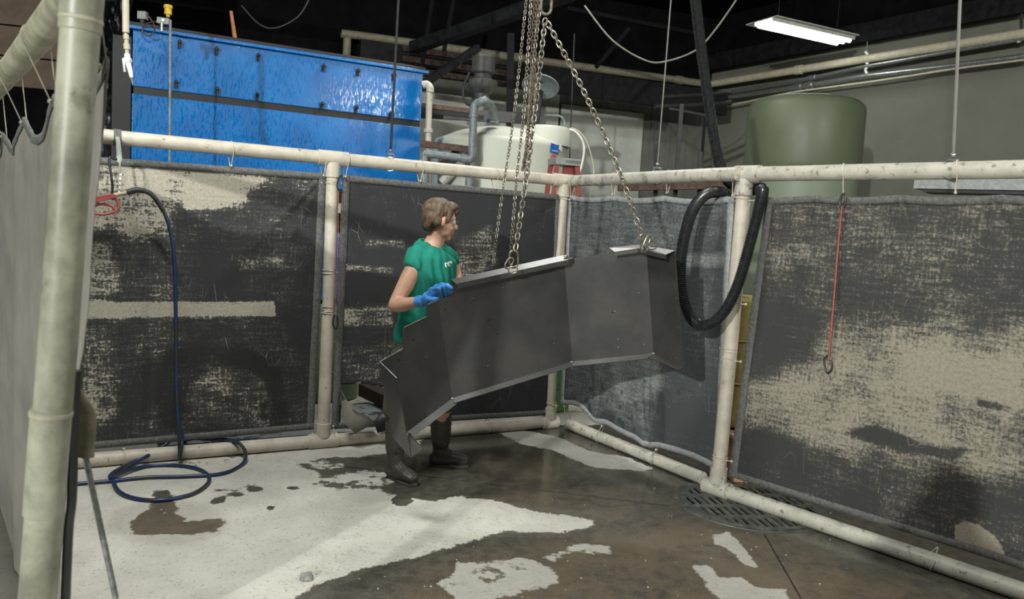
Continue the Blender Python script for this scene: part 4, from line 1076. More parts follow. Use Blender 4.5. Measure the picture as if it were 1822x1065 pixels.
run('overhead_pipe', 'short dark pipe with blunt left end near the roof corner', 'pipe', [at(1165, 190, 9), at(1240, 187, 9.2), at(1300, 183, 9.4)], .03, 'steel_dark', 1)
run('overhead_pipe', 'short dark upper pipe near the roof corner', 'pipe', [at(1178, 173, 9), at(1240, 170, 9.2), at(1300, 165, 9.4)], .025, 'steel_dark', 1)
run('overhead_pipe', 'lowest dark pipe near the roof corner, drooping to the right', 'pipe', [at(1190, 193, 9), at(1260, 206, 9)], .02, 'steel_dark', 1)

# lit lamp
lm = thing('fluorescent_lamp', 'lit white tube lamp hanging under the dark roof at upper right', 'lamp', at(1450, 55, 9.3))
la0, la1 = atz(1372, 40, 4.25), atz(1512, 72, 4.25); dl = (la1 - la0); dl.normalize(); sl = Vector((-dl.y, dl.x, 0))
for k in range(3):
    o_ = sl * (k * .10)
    link('lit_tube', MB().tube([la0 + o_, la1 + o_], .026, 12), 'tube_on', lm)
mb = MB()
for k in range(4):
    a = la0 - dl * .03 + sl * (-.05 + k * .10 ) + UZ * .03; b = la1 + dl * .03 + sl * (-.05 + k * .10) + UZ * .03
    mb.bar(a, b, .012, .05)
mb.bar(la0 - dl * .03 + sl * .14 + UZ * .05, la1 + dl * .03 + sl * .14 + UZ * .05, .52, .012)
link('reflector', mb, 'lamp_metal', lm, smooth=False)
link('hanger_wire', MB().tube([la0.lerp(la1, .15) + UZ * .05 + sl * .1, la0.lerp(la1, .15) + UZ * 1.0 + sl * .1], .004, 6), 'steel_dark', lm)
link('hanger_wire', MB().tube([la0.lerp(la1, .9) + UZ * .05 + sl * .1, la0.lerp(la1, .9) + UZ * 1.0 + sl * .1], .004, 6), 'steel_dark', lm)

# ---------------- under and around the blue cabinet, glimpsed through the curtain gaps
def cyl_thing(name, label, cat, c, r, z0_, z1_, mat, extra=()):
    t = thing(name, label, cat, (c.x, c.y, z0_)); h = z1_ - z0_
    link('body', MB().lathe([(r - .015, z0_), (r, z0_ + .015), (r, z0_ + h * .33), (r + .008, z0_ + h * .34), (r, z0_ + h * .35), (r, z0_ + h * .66), (r + .008, z0_ + h * .67), (r, z0_ + h * .68), (r, z1_ - .02), (r - .02, z1_)], (c.x, c.y, 0), 36), mat, t)
    link('lid', MB().lathe([(r - .03, z1_ - .002), (r - .035, z1_ + .012), (.03, z1_ + .012)], (c.x, c.y, 0), 30), mat, t)
    return t
for s in (.12, 1.35, BL - .12):
    face_box(s - .05, s + .05, 0, 1.93, -.14, -.04, 'tank_white', 'stand_leg')
face_box(.05, BL - .05, 1.66, 1.76, -.14, -.06, 'tank_white', 'stand_rail')
link('stand_brace', MB().bar(bl0 + bd * 1.35 + UZ * 1.70 - bn * .1, bl0 + bd * 2.2 + UZ * .9 - bn * .1, .06, .08), 'tank_white', ov, smooth=False)
p = at(583, 560, 7.0); cyl_thing('chemical_drum', 'pale green drum seen low through the slit beside the cream post', 'drum', Vector((p.x, p.y, 0)), .29, 0, .80, 'tank_green_low')
p = at(580, 470, 7.7); cyl_thing('chemical_drum', 'light blue drum standing above the pale green one in the same slit', 'drum', Vector((p.x, p.y, 0)), .29, .82, 1.45, 'box_label')
p = at(984, 660, 7.0); cyl_thing('waste_bin', 'green bin glimpsed through the corner gap under the steel part', 'bin', Vector((p.x, p.y, 0)), .16, 0, .62, 'green_thing')
p = at(1318, 640, 5.35); cyl_thing('chemical_drum', 'yellow drum seen through the gap behind the right-hand post', 'drum', Vector((p.x, p.y, 0)), .13, .34, 1.22, 'yellow_drum')
pl = thing('wooden_pallet', 'pinkish wooden pallet under the yellow drum', 'pallet', (p.x, p.y, 0))
for k in range(5): link('board', MB().box((p.x + .06, p.y + (k - 2) * .11, .31), (.3, .085, .022)), 'wood', pl, smooth=False)
for k in range(3): link('block', MB().box((p.x - .03 + k * .09, p.y, .15), (.08, .5, .28)), 'wood', pl, smooth=False)
p = at(1285, 735, 5.6); cyl_thing('chemical_drum', 'blue drum sliver left of the right-hand post', 'drum', Vector((p.x, p.y, 0)), .12, 0, .75, 'box_label')
tb = thing('steel_tube', 'rusty square steel tube lying on the pale floor behind the torn curtain', 'steel tube', atz(665, 700, .1))
a, b = atz(650, 692, .12), atz(720, 725, .12)
d = (b - a).normalized(); q = Vector((-d.y, d.x, 0)); mb = MB()
for o1, o2, wd_, th_ in ((0, .05, .13, .006), (0, -.05, .13, .006)): mb.bar(a + UZ * o2, b + UZ * o2, wd_, th_)
for s in (-1, 1): mb.bar(a + q * s * .062, b + q * s * .062, .006, .10)
link('tube_body', mb, 'rust', tb, smooth=False)
pf = thing('grey_sheet', 'pale blue-grey slab with wet patches lying behind the torn lower curtain', 'slab', atz(650, 720, 0))
a = [onp(565, 700, A0 - AN * .25, AN), onp(720, 735, A0 - AN * .25, AN)]
c0_ = A0 + AD * 1.45 - AN * .55; o = link('slab_body', MB().box((c0_.x, c0_.y, .03), (1.9, .8, .06), Matrix((AD, -AN, UZ)).transposed()), 'platform', pf, smooth=False); bevel(o, .006)

# ---------------- formed steel part
sh = thing('sheet_metal_workpiece', 'large folded dark steel sheet hanging from two chains in front of the worker', 'sheet metal part', at(950, 600, 4.45))
def plane(a, b, c): n = (b - a).cross(c - a).normalized(); return a, n
f12t, f12b = at(779, 533, 4.30), at(805, 708, 4.39)
f23t, f23b = at(1003, 458, 4.52), at(1018, 643, 4.61)
f34t, f34b = at(1150, 446, 4.44), at(1163, 628, 4.53)
rte = at(1198, 447, 4.24); lfe = at(676, 643, 4.04)
pl1 = plane(f12t, f12b, lfe); pl2 = plane(f12t, f12b, f23b); pl3 = plane(f23t, f23b, f34b); pl4 = plane(f34t, f34b, rte)
on = lambda pl, x, y: onp(x, y, pl[0], pl[1])
F1 = [f12t, f12b, on(pl1, 724, 768), on(pl1, 699, 777), lfe, on(pl1, 717, 620), on(pl1, 715, 586), on(pl1, 719, 582), on(pl1, 759, 563), on(pl1, 759, 544), on(pl1, 762, 541)]
t2a = on(pl2, 802, 497); f23t_ = on(pl2, 1003, 454)
F2 = [f12t, on(pl2, 801, 526), on(pl2, 805, 520), on(pl2, 804, 512), t2a, f23t_, f23b, f12b]
F3 = [f23t_, on(pl3, 1020, 461), on(pl3, 1084, 450), on(pl3, 1083, 442), on(pl3, 1150, 436), f34b, f23b]
f34tt = on(pl3, 1150, 436)
F4 = [f34tt, on(pl4, 1201, 446), on(pl4, 1217, 653), f34b]
allf = [F1, F2, F3, F4]
mb = MB()
for F in allf: mb.add(F, [tuple(range(len(F)))])
o = link('face_sheet', mb, 'sheet', sh, smooth=False); s = o.modifiers.new('t', 'SOLIDIFY'); s.thickness = .004; s.offset = 0
def n_cam(pl): n = pl[1].copy(); return n if n.dot(EYE - pl[0]) > 0 else -n
n1, n2, n3, n4 = map(n_cam, (pl1, pl2, pl3, pl4))
def strip(a, b, ea, eb, lip, nm, mat='sheet', a2=0, b2=0):
    """flange from edge a-b out to a+ea,b+eb, then a lip"""
    la_, lb_ = a + ea, b + eb
    mb = MB().add([a, b, lb_, la_], [(0, 1, 2, 3)])
    if lip is not None: mb.add([la_, lb_, lb_ + lip, la_ + lip], [(0, 1, 2, 3)])
    o = link(nm, mb, mat, sh, smooth=False); s = o.modifiers.new('t', 'SOLIDIFY'); s.thickness = .004; s.offset = 0; return o
FL = .065
up2 = (t2a - on(pl2, 812, 560)).normalized(); up3 = (f23t - f23b).normalized()
DR = up2 * -.016
strip(t2a, f23t_, n2 * FL + DR + (f23t_ - t2a).normalized() * .012, n2 * FL + DR, -up2 * .026, 'top_flange')
strip(f23t_, on(pl3, 1020, 459), n2 * FL + DR, n3 * FL * .3, -up2 * .022, 'flange_corner')
strip(on(pl3, 1084, 441), f34tt - Vector((.035, 0, 0)), n3 * FL + DR * .6 + Vector((.03, 0, 0)), n3 * FL + DR * .6 - Vector((.015, 0, 0)), -up3 * .022, 'top_flange')
strip(f34tt - Vector((.035, 0, 0)), on(pl4, 1201, 446), n3 * FL + DR * .6 - Vector((.015, 0, 0)), n4 * FL * 1.0 + DR * .6, -up3 * .022, 'top_flange')
strip(f12b, f23b, n2 * .03 - up2 * .02, n2 * .03 - up2 * .02, None, 'bottom_flange')
strip(f23b, f34b, n3 * .03 - up3 * .02, n3 * .03 - up3 * .02, None, 'bottom_flange')
strip(f34b, on(pl4, 1217, 653), n4 * .045 - up3 * .015, n4 * .045 - up3 * .004, None, 'bottom_flange')
strip(f12b, on(pl1, 724, 768), n1 * .03 - up2 * .03, n1 * .03 - up2 * .03, None, 'bottom_flange')
sf = [lfe, at(706, 672, 3.95), at(731, 808, 4.01), at(732, 814, 4.01), at(699, 777, 4.07)]
mb = MB().add(sf, [(0, 1, 2, 3, 4)]); o = link('side_flange', mb, 'sheet', sh, smooth=False); s = o.modifiers.new('t', 'SOLIDIFY'); s.thickness = .004
hk = [at(728, 768, 4.06), at(752, 797, 4.05), at(748, 802, 4.03), at(733, 813, 4.0), at(726, 775, 4.03)]
mb = MB().add(hk, [(0, 1, 2, 3, 4)]); o = link('corner_tab', mb, 'sheet', sh, smooth=False); s = o.modifiers.new('t', 'SOLIDIFY'); s.thickness = .004
# bright cut edges
for a, b in ((lfe, at(706, 672, 3.95)), (lfe, F1[5]), (F1[7], F1[8]), (F1[10], f12t)): link('cut_edge', MB().tube([a - FW * .004, b - FW * .004], .0022, 6), 'sheet_edge', sh)
mb = MB()
for pl_, n_, pts in ((pl2, n2, ((792, 550), (869, 569), (885, 593))), (pl1, n1, ((735, 604), (710, 640))), (pl3, n3, ((1090, 555),))):
    for x, y in pts: c = on(pl_, x, y) + n_ * .0028; mb.tube([c - n_ * .001, c], .0045, 10)
link('drill_hole', mb, 'pit', sh)
mb = MB()
for pl_, n_, pts in ((pl2, n2, ((840, 530), (894, 511), (985, 670 - 60), (868, 650))), (pl3, n3, ((1137, 520), (1094, 553), (1100, 603), (1100, 617), (1146, 612))), (pl4, n4, ((1178, 490), (1183, 556), (1204, 530), (1208, 583), (1190, 630), (1205, 636))), (pl1, n1, ((747, 583), (714, 644), (758, 635)))):
    for x, y in pts: c = on(pl_, x, y) + n_ * .0028; mb.tube([c - n_ * .0005, c], .0026, 8)
link('weld_specks', mb, 'sheet_edge', sh)
for c in (f12b, f23b, f34b, f23t_ + n2 * .03):
    link('weld_bead', MB().ell(c + n2 * .006, (.016, .006, .006), seg=10, rings=6), 'chain', sh)

# ---------------- chains
def link_mesh(L, Wd, r, mat, nm='chain_link'):
    pts = []
    for k in range(6): a = math.pi * k / 5; pts.append((Wd * math.cos(a), 0, (L / 2 - Wd) + Wd * math.sin(a)))
    for k in range(6): a = math.pi + math.pi * k / 5; pts.append((Wd * math.cos(a), 0, -(L / 2 - Wd) + Wd * math.sin(a)))
    return MB().tube(pts, r, 7, closed=True, ref=(0, 1, 0))
def chain(name, label, pts, pitch, Wd, r, mat, group=None, twist=0.):
    root = thing(name, label, 'chain', pts[0], group)
    P = resample(spline(pts, 10), pitch); L = pitch + 2.0 * r + r * .6
    proto = None
    for i in range(len(P) - 1):
        d = (P[i + 1] - P[i]).normalized(); c = (P[i] + P[i + 1]) / 2 - ORG[root]
        x = d.cross(Vector((0, 1, 0))).normalized(); y = d.cross(x)
        a = (math.pi / 2 if i % 2 else 0) + twist * i + .5 + random.uniform(-.15, .15)
        X = x * math.cos(a) + y * math.sin(a); Y = d.cross(X)
        mw = Matrix((X, Y, d)).transposed().to_4x4(); mw.translation = c
        if proto is None:
            save = ORG[root]; ORG[root] = Vector(); proto = link('chain_link', link_mesh(L, Wd, r, mat), mat, root); ORG[root] = save; o = proto
        else:
            o = proto.copy(); COL.objects.link(o); o.parent = root
        o.matrix_basis = mw
    return root
YC = 4.36
ca_top = at(970, 34, 4.42); ca_bot = at(916, 452, 4.34)
chain('sling_chain', 'steel sling chain running down to the left flange of the hanging panel', [ca_top, ca_top.lerp(ca_bot, .5) + Vector((.01, 0, -.004)), ca_bot], .0295, .0125, .0043, 'chain')
cb_bot = at(1143, 422, 4.38)
chain('sling_chain', 'steel sling chain slanting down to the right flange of the hanging panel', [at(974, 40, 4.42), at(1040, 165, 4.42), at(1100, 300, 4.40), cb_bot], .0295, .0125, .0043, 'chain')
def bigring(name, label, parts, group=None):
    t = thing(name, label, 'shackle', parts[0][0])
    for c, L, Wd, r, ang, tilt in parts:
        mb = link_mesh(L, Wd, r, 'chain'); R = Matrix.Rotation(ang, 3, 'Y') @ Matrix.Rotation(tilt, 3, 'Z'); mb.v = [tuple(Vector(c) + R @ Vector(v)) for v in mb.v]
        link('ring', mb, 'chain', t)
    return t
bigring('chain_shackle', 'loose doubled rings hooking the left sling chain into the panel flange', [
    (at(914, 461, 4.31), .095, .024, .0055, -.06, .25), (at(906, 468, 4.30), .065, .018, .005, .5, .5), (at(913, 480, 4.29), .05, .018, .0045, 1.4, .2)])
bigring('chain_shackle', 'ring and hook joining the right sling chain to the panel flange', [
    (at(1146, 432, 4.33), .10, .02, .0055, -.12, .2), (at(1151, 430, 4.34), .07, .016, .005, .35, .6), (at(1156, 436, 4.36), .07, .014, .005, .9, .1)])
bigring('hoist_ring', 'pointed steel ring at the top of the picture joining the two sling chains', [(at(972, 8, 4.42), .105, .028, .0085, .0, .1), (at(972, -32, 4.42), .11, .03, .009, .0, 1.4)])
chain('hoist_chain', 'leftmost thin hoist chain, hanging down behind the steel panel', [at(937, -5, 4.9), at(915, 200, 4.9), at(893, 350, 4.9), at(876, 478, 4.85)], .0195, .0075, .0024, 'chain')
chain('hoist_chain', 'thin hoist chain second from left, ending behind the panel flange', [at(945, -5, 4.85), at(933, 190, 4.85), at(921, 300, 4.82), at(908, 455, 4.8)], .0205, .0085, .0027, 'chain')
chain('hoist_chain', 'brownish hoist chain strand whose doubled end hangs just below the top rail level', [at(952, -5, 4.75), at(944, 150, 4.75), at(938, 250, 4.75), at(930, 303, 4.72)], .0225, .0095, .0034, 'chain_rust')
chain('hoist_chain', 'second brownish hoist chain strand twisted beside the doubled end', [at(958, -5, 4.7), at(949, 150, 4.7), at(941, 250, 4.7), at(931, 303, 4.72)], .0225, .0095, .0034, 'chain_rust')
chain('hoist_chain', 'rightmost thin hoist chain, nearest the pointed ring', [at(964, -5, 4.65), at(955, 60, 4.68), at(946, 150, 4.7), at(941, 230, 4.7)], .0215, .009, .003, 'chain')

# ---------------- corrugated hose
def ribbed(pts, r, pitch=.013, seg=14):
    P = resample(spline(pts, 14), pitch / 2); rad = [r * (1.0 if k % 2 else .80) for k in range(len(P))]
    return MB().tube(P, rad, seg)
hs = thing('vacuum_hose', 'thick black corrugated hose dropping from the roof and looped over the right-hand post', 'hose', at(1310, 330, 4.95))
hp = [at(1236, -12, 5.25), at(1248, 90, 5.22), at(1262, 190, 5.2), at(1275, 270, 5.16), at(1286, 306, 5.10), at(1302, 328, 5.03), at(1325, 338, 4.98), at(1348, 336, 4.86), at(1357, 338, 4.72), at(1352, 362, 4.66), at(1335, 430, 4.64),
      at(1315, 500, 4.63), at(1293, 548, 4.62), at(1268, 574, 4.62), at(1245, 578, 4.62), at(1226, 560, 4.62), at(1214, 520, 4.64), at(1211, 470, 4.66), at(1218, 420, 4.70), at(1232, 375, 4.76), at(1250, 350, 4.84), at(1270, 341, 4.93), at(1288, 345, 5.05), at(1298, 362, 5.14)]
link('hose_body', ribbed(hp, .036), 'hose_black', hs)

# ---------------- blue wash hose with gun
GP = A0 + AN * .17
gp = lambda x, y, k=0: onp(x, y, GP + AN * k, AN)
wh = thing('pressure_hose', 'dark blue wash hose hanging from the red gun and coiled on the floor at left', 'hose', atz(300, 860, 0))
g = lambda x, y, z=.012: atz(x, y, z)
pts = [gp(226, 342), gp(246, 338), gp(270, 346), gp(291, 375), gp(305, 420), gp(311, 480), gp(313, 580), gp(314, 700), gp(318, 760), g(320, 814, .03), g(322, 800, .10), g(324, 780, .16) , g(322, 762, .17), g(305, 782, .10), g(270, 806, .06), g(225, 832, .03), g(203, 848, .014), g(210, 872), g(240, 886), g(290, 889), g(345, 877), g(372, 855), g(360, 837), g(320, 828), g(262, 829), g(212, 841, .03), g(196, 849, .035), g(205, 838, .04), g(250, 815, .03), g(300, 795, .02),
       g(340, 781, .09), g(370, 781, .105), g(400, 781, .105), g(424, 787, .10), g(437, 806, .05), g(430, 826), g(395, 842), g(330, 847), g(260, 849), g(190, 856, .012), g(130, 861), g(60, 868)]
link('hose_body', MB().tube(spline(pts, 10), .0115, 10), 'blue_hose', wh)
link('strain_relief', MB().tube(spline(pts[:4], 8), [.017] * 12 + [.014] * 13, 12), 'black_rubber', wh)
link('cable_tie', MB().tube([gp(279, 357), gp(281, 361)], .0135, 10), 'black_rubber', wh)
gn = thing('spray_gun', 'faded red spray gun with a trigger loop hanging on the left curtain', 'spray gun', gp(180, 365))
def flatpoly(pts, k0, k1, mat, nm, par, base=gp):
    a = [base(x, y, k0) for x, y in pts]; b = [base(x, y, k1) for x, y in pts]; n = len(pts)
    mb = MB().add(a + b, [tuple(range(n)), tuple(range(2 * n - 1, n - 1, -1))] + [(i, (i + 1) % n, n + (i + 1) % n, n + i) for i in range(n)])
    o = link(nm, mb, mat, par, smooth=False); bevel(o, .003); return o
flatpoly([(140, 346), (160, 343), (165, 350), (200, 344), (206, 346), (205, 352), (172, 360), (165, 366), (164, 378), (158, 384), (138, 384)], -.02, .025, 'gun_red', 'gun_body', gn)
link('trigger_guard', MB().tube(spline([gp(203, 348), gp(209, 358), gp(210, 370), gp(202, 377), (gp(186, 381)), gp(170, 380), gp(160, 378)], 5), .0075, 10), 'gun_red', gn)
link('trigger', MB().tube(spline([gp(163, 374), gp(170, 366), gp(182, 363), gp(197, 366), gp(205, 373)], 5), .0075, 10), 'gun_red', gn)
link('inlet_fitting', MB().tube([gp(203, 347), gp(212, 345), gp(212, 345), gp(232, 341)], [.012, .012, .009, .010], 10), 'cream_pipe', gn)
link('blue_grip', MB().tube([gp(150, 386), gp(150, 398), gp(146, 412)], [.016, .018, .014], 10), 'grey_pipe', gn)
link('hanging_hook', MB().tube(spline([gp(211, 282, -.05), gp(203, 283, -.03), gp(195, 280, -.01), gp(196, 300), gp(200, 330), gp(199, 350), gp(203, 354)], 5), .007, 8), 'steel_dark', gn)
ws = thing('tape_strap', 'grey tape strap with a white marked strip hanging from the rail above the red gun', 'strap', gp(212, 250))
rr_ = railpt(RA, AD, 209)
link('rail_wrap', MB().tube([rr_ - AD * .02, rr_ + AD * .02], PR + .006, 20), 'hem', ws)
link('strap', MB().tube([rr_ + AN * .05 + UZ * .0, gp(213, 283, -.03), gp(213, 290, 0), gp(214, 312, 0)], [.012, .014, .006, .003], 8, flat=(.4, 1)), 'ladder_cap', ws)
o = flatpoly([(213, 309), (217, 309), (214, 343), (210, 343)], .0, .006, 'label_white', 'marked_strip', ws)
mb = MB()
for y in (313, 321, 329, 337): c = gp(214.5 - (y - 313) * .09, y, .008); mb.box(c, (.010, .002, .003))
link('tick_mark', mb, 'ink', ws)

# ---------------- straps
def strap(name, label, pts, wd_, mat, hooks, cat='strap'):
    t = thing(name, label, cat, pts[0])
    link('band', MB().tube(spline(pts, 5), wd_, 8, flat=(.35, 1), ref=None), mat, t)
    for nm, hp_ in hooks: link(nm, MB().tube(spline(hp_, 5), .0055, 8), 'steel_dark', t)
    return t
cp_ = lambda x, y, k=.03: onp(x, y, PnC + CN * k, CN)
strap('bungee_strap', 'faded red stretch strap with black hooks hanging on the right-hand curtain', [cp_(1498, 368), cp_(1491, 440), cp_(1483, 540), cp_(1474, 640)], .011, 'bungee',
      [('hook', [cp_(1498, 372), cp_(1494, 360), cp_(1500, 344), cp_(1505, 352), cp_(1502, 366)]), ('hook', [cp_(1474, 632), cp_(1466, 640), cp_(1471, 663), cp_(1480, 655), cp_(1478, 640)])])
ap_ = lambda x, y, k=.06: onp(x, y, A0 + AN * k, AN)
for k in range(3):
    strap('bungee_strap', ('leftmost', 'middle', 'rightmost')[k] + ' of three thin red straps hanging just right of the cream post', [ap_(600 + k * 3.4, 338), ap_(599 + k * 3, 420), ap_(597 + k * 2, 500), ap_(594 + k * 1.5, 562)], .0042, ('bungee', 'bungee_pale', 'bungee')[k],
        [('hook', [ap_(602, 340), ap_(600, 328), ap_(606, 312), ap_(610, 320)]), ('hook', [ap_(595, 560), ap_(592, 575), ap_(597, 585), ap_(601, 577), ap_(600, 562)])][:2] if k == 0 else [])

# ---------------- stone and grit
def rock(c, r, sc, seed):
    mb = MB().ell((0, 0, 0), 1, seg=14, rings=9); vs = []
    for v in mb.v:
        v = Vector(v); k = 1 + .35 * mnoise.noise(v * 1.6 + Vector((seed, 0, 0))) + .12 * mnoise.noise(v * 4 + Vector((seed, 3, 0)))
        vs.append(tuple(Vector(c) + Vector((v.x * sc[0], v.y * sc[1], max(-.45, v.z) * sc[2] + sc[2] * .45)) * r * k))
    mb.v = vs; return mb
tag(link('stone', rock(atz(545, 1030, 0), .034, (1, .75, .62), 3), 'stone', None, smooth=False, base=atz(545, 1030, 0)), 'small grey stone lying on the concrete at the front', 'stone')
mb = MB()
for k in range(95):
    x, y = random.uniform(560, 1500), random.uniform(860, 1062)
    if y < 900 + (1000 - x) * .1 and x < 900: continue
    c = atz(x, y, 0); q = rock(c, random.uniform(.0018, .005), (1, 1, .7), k); mb.add(q.v, q.f)
tag(link('grit', mb, 'debris', None, base=atz(1000, 1000, 0), smooth=False), 'pale grit scattered over the brown wet floor', 'grit', None, 'stuff')

# ---------------- people
def baked(name, mb, mat, parent, voxel, smooth_it=6, disp=None, lap=.5, label=None):
    """union the shapes into one continuous skin, smooth it, optionally add folds, and keep the result as a mesh"""
    me = bpy.data.meshes.new('tmp'); me.from_pydata([tuple(v) for v in mb.v], [], mb.f); bm = bmesh.new(); bm.from_mesh(me)
    bmesh.ops.recalc_face_normals(bm, faces=bm.faces); bm.to_mesh(me); bm.free()
    o = bpy.data.objects.new('tmp', me); COL.objects.link(o)
    r = o.modifiers.new('r', 'REMESH'); r.mode = 'VOXEL'; r.voxel_size = voxel; r.adaptivity = 0
    if smooth_it: s = o.modifiers.new('s', 'SMOOTH'); s.iterations = smooth_it; s.factor = lap
    dg = bpy.context.evaluated_depsgraph_get(); dg.update(); ev = o.evaluated_get(dg); m2 = bpy.data.meshes.new_from_object(ev, depsgraph=dg)
    bpy.data.objects.remove(o)
    n = len(m2.vertices); co = np.empty(n * 3); m2.vertices.foreach_get('co', co); co = co.reshape(-1, 3)
    if disp is not None:
        nr = np.empty(n * 3); m2.vertices.foreach_get('normal', nr); nr = nr.reshape(-1, 3); co = co + nr * disp(co)[:, None]
    org = np.array(ORG[parent]) if parent is not None else np.zeros(3)
    m2.vertices.foreach_set('co', (co - org).ravel()); m2.update(); m2.name = name; m2.materials.clear(); m2.materials.append(MAT[mat]); m2.shade_smooth()
    o = bpy.data.objects.new(name, m2); COL.objects.link(o); o.parent = parent; ORG[o] = Vector(org)
    if label: o['label'] = label
    return o
def limb(mb, pts, rad, seg=16, flat=None, ref=None, n=5):
    P = spline(pts, n); k = np.linspace(0, len(pts) - 1, len(P)); R = list(np.interp(k, range(len(pts)), rad))
    d0 = (P[0] - P[1]).normalized(); d1 = (P[-1] - P[-2]).normalized()
    P = [P[0] + d0 * R[0] * .75, P[0] + d0 * R[0] * .45] + P + [P[-1] + d1 * R[-1] * .45, P[-1] + d1 * R[-1] * .75]
    R = [R[0] * .45, R[0] * .85] + R + [R[-1] * .85, R[-1] * .45]
    return mb.tube(P, R, seg, flat=flat, ref=ref)
def arr(fn): return lambda co: np.array([fn(Vector(c)) for c in co])

def head_shapes(H, f, up=UZ):
    f = f.normalized(); l = up.cross(f).normalized(); u = f.cross(l); R = Matrix((f, l, u)).transposed()
    P = lambda x, y, z: H + R @ Vector((x, y, z))
    mb = MB()
    mb.ell(P(-.012, 0, .040), (.097, .074, .082), R); mb.ell(P(.022, 0, -.030), (.066, .060, .085), R)
    mb.ell(P(.060, 0, -.095), (.028, .030, .022), R); mb.ell(P(.058, .034, -.035), (.026, .024, .028), R); mb.ell(P(.058, -.034, -.035), (.026, .024, .028), R)
    mb.ell(P(.070, 0, .032), (.022, .052, .014), R)
    mb.tube([P(.080, 0, .025), P(.092, 0, .008), P(.108, 0, -.012), P(.112, 0, -.022), P(.095, 0, -.034)], [.008, .009, .011, .013, .010], 10)
    for s in (-1, 1): mb.ell(P(.099, s * .012, -.025), (.011, .009, .008), R)
    mb.ell(P(.086, 0, -.055), (.014, .024, .0055), R); mb.ell(P(.083, 0, -.066), (.014, .021, .0065), R)
    for s in (-1, 1):
        mb.ell(P(-.004, s * .074, -.004), (.019, .009, .031), R @ Matrix.Rotation(s * .35, 3, 'Z')); mb.ell(P(.004, s * .073, -.028), (.009, .007, .012), R)
        mb.ell(P(.030, s * .045, -.065), (.035, .016, .028), R)
    return mb, P, R
def hair_shapes(P, R, long=True):
    hb = MB()
    hb.ell(P(-.022, 0, .058), (.104, .087, .083), R); hb.ell(P(-.055, 0, .015), (.066, .081, .078), R); hb.ell(P(-.070, 0, -.035), (.038, .058, .045), R)
    hb.ell(P(.050, 0, .095), (.050, .064, .036), R); hb.ell(P(.080, 0, .078), (.020, .050, .022), R)
    for s in (-1, 1): hb.ell(P(.022, s * .066, .030), (.022, .014, .040), R); hb.ell(P(-.035, s * .070, -.010), (.030, .014, .034), R)
    return hb
def face_bits(P, R, par, glasses=True):
    for s in (-1, 1):
        link('eye', MB().ell(P(.079, s * .030, .012), .0115, seg=12, rings=8), 'eye', par)
        link('iris', MB().ell(P(.0895, s * .030, .012), (.002, .005, .005), R, 10, 6), 'ink', par)
    if glasses:
        mb = MB()
        for s in (-1, 1):
            mb.tube([P(.100, s * .031 + .022 * math.cos(a), .010 + .015 * math.sin(a)) for a in [2 * math.pi * k / 16 for k in range(16)]], .0016, 6, closed=True)
            mb.tube([P(.100, s * .053, .014), P(.06, s * .072, .014), P(.0, s * .079, .012), P(-.012, s * .079, .0)], .0017, 6)
        mb.tube([P(.101, -.009, .012), P(.101, .009, .012)], .0016, 6); link('glasses', mb, 'glass_frame', par)

wk = thing('person', 'man in sleeveless green shirt and rubber boots gripping the folded steel with blue gloves', 'person', Vector((-.50, 4.88, 0)))
# joints measured in the place
Hd = at(784, 393, 4.90); nb = at(768, 437, 4.90); chest = at(765, 480, 4.88); belly = at(748, 560, 4.88); pelv = at(742, 615, 4.88)
sR, eR, wR = at(739, 474, 4.76), at(702, 543, 4.66), at(751, 535, 4.52)
sL, eL, wL = at(800, 466, 5.02), at(823, 535, 4.98), at(838, 590, 4.80)
side = (sL - sR); side.z = 0; side.normalize(); fwd = side.cross(UZ).normalized()
fwd = -fwd if fwd.y > 0 else fwd
hipR, hipL = pelv - side * .09 - UZ * .03, pelv + side * .09 - UZ * .03
aR = atz(702, 852, 0) + UZ * .09; aL = atz(782, 829, 0) + UZ * .09
kR = at(706, 735, 4.80); kL = at(786, 722, 4.98)
hdir = Vector((.92, .32, -.16)).normalized()
hm, HP, HR = head_shapes(Hd, hdir)
body = hm
limb(body, [nb - UZ * .02, Hd + Vector((-.012, 0, -.07))], [.062, .056])
trap = MB()
limb(body, [nb - UZ * .02, nb - side * .09 - UZ * .03, sR + UZ * .01], [.040, .042, .045]); limb(body, [nb - UZ * .02, nb + side * .09 - UZ * .03, sL + UZ * .01], [.040, .042, .045])
def torso(mb, grow=0., low=None, hemz=None):
    pts = [nb - UZ * .05, chest.lerp(nb, .4), chest - UZ * .06, belly.lerp(chest, .3), belly - UZ * .04, pelv + UZ * (.06 if grow else 0), pelv + UZ * (.035 if grow else -.08)]
    w_ = [.135, .178, .172, .152, .150, .160, .150]
    P = spline(pts, 4); k = np.linspace(0, len(pts) - 1, len(P)); R = np.interp(k, range(len(pts)), w_) + grow
    mb.tube(P, list(R), 24, flat=(1, .66), ref=side); return mb
torso(body)
limb(body, [sR, sR.lerp(eR, .35), sR.lerp(eR, .75), eR], [.056, .054, .046, .040]); limb(body, [eR, eR.lerp(wR, .35) - UZ * .004, wR.lerp(eR, .2), wR], [.041, .043, .030, .027])
limb(body, [sL, sL.lerp(eL, .5), eL], [.056, .050, .040]); limb(body, [eL, eL.lerp(wL, .4), wL], [.041, .041, .027])
for h, k_, a in ((hipR, kR, aR), (hipL, kL, aL)): limb(body, [h, h.lerp(k_, .5), k_], [.088, .078, .058]); limb(body, [k_, k_.lerp(a, .3), a + UZ * .05], [.056, .058, .040])
hB = None
bo = baked('body', body, 'skin', wk, .007, 5)
face_bits(HP, HR, wk)
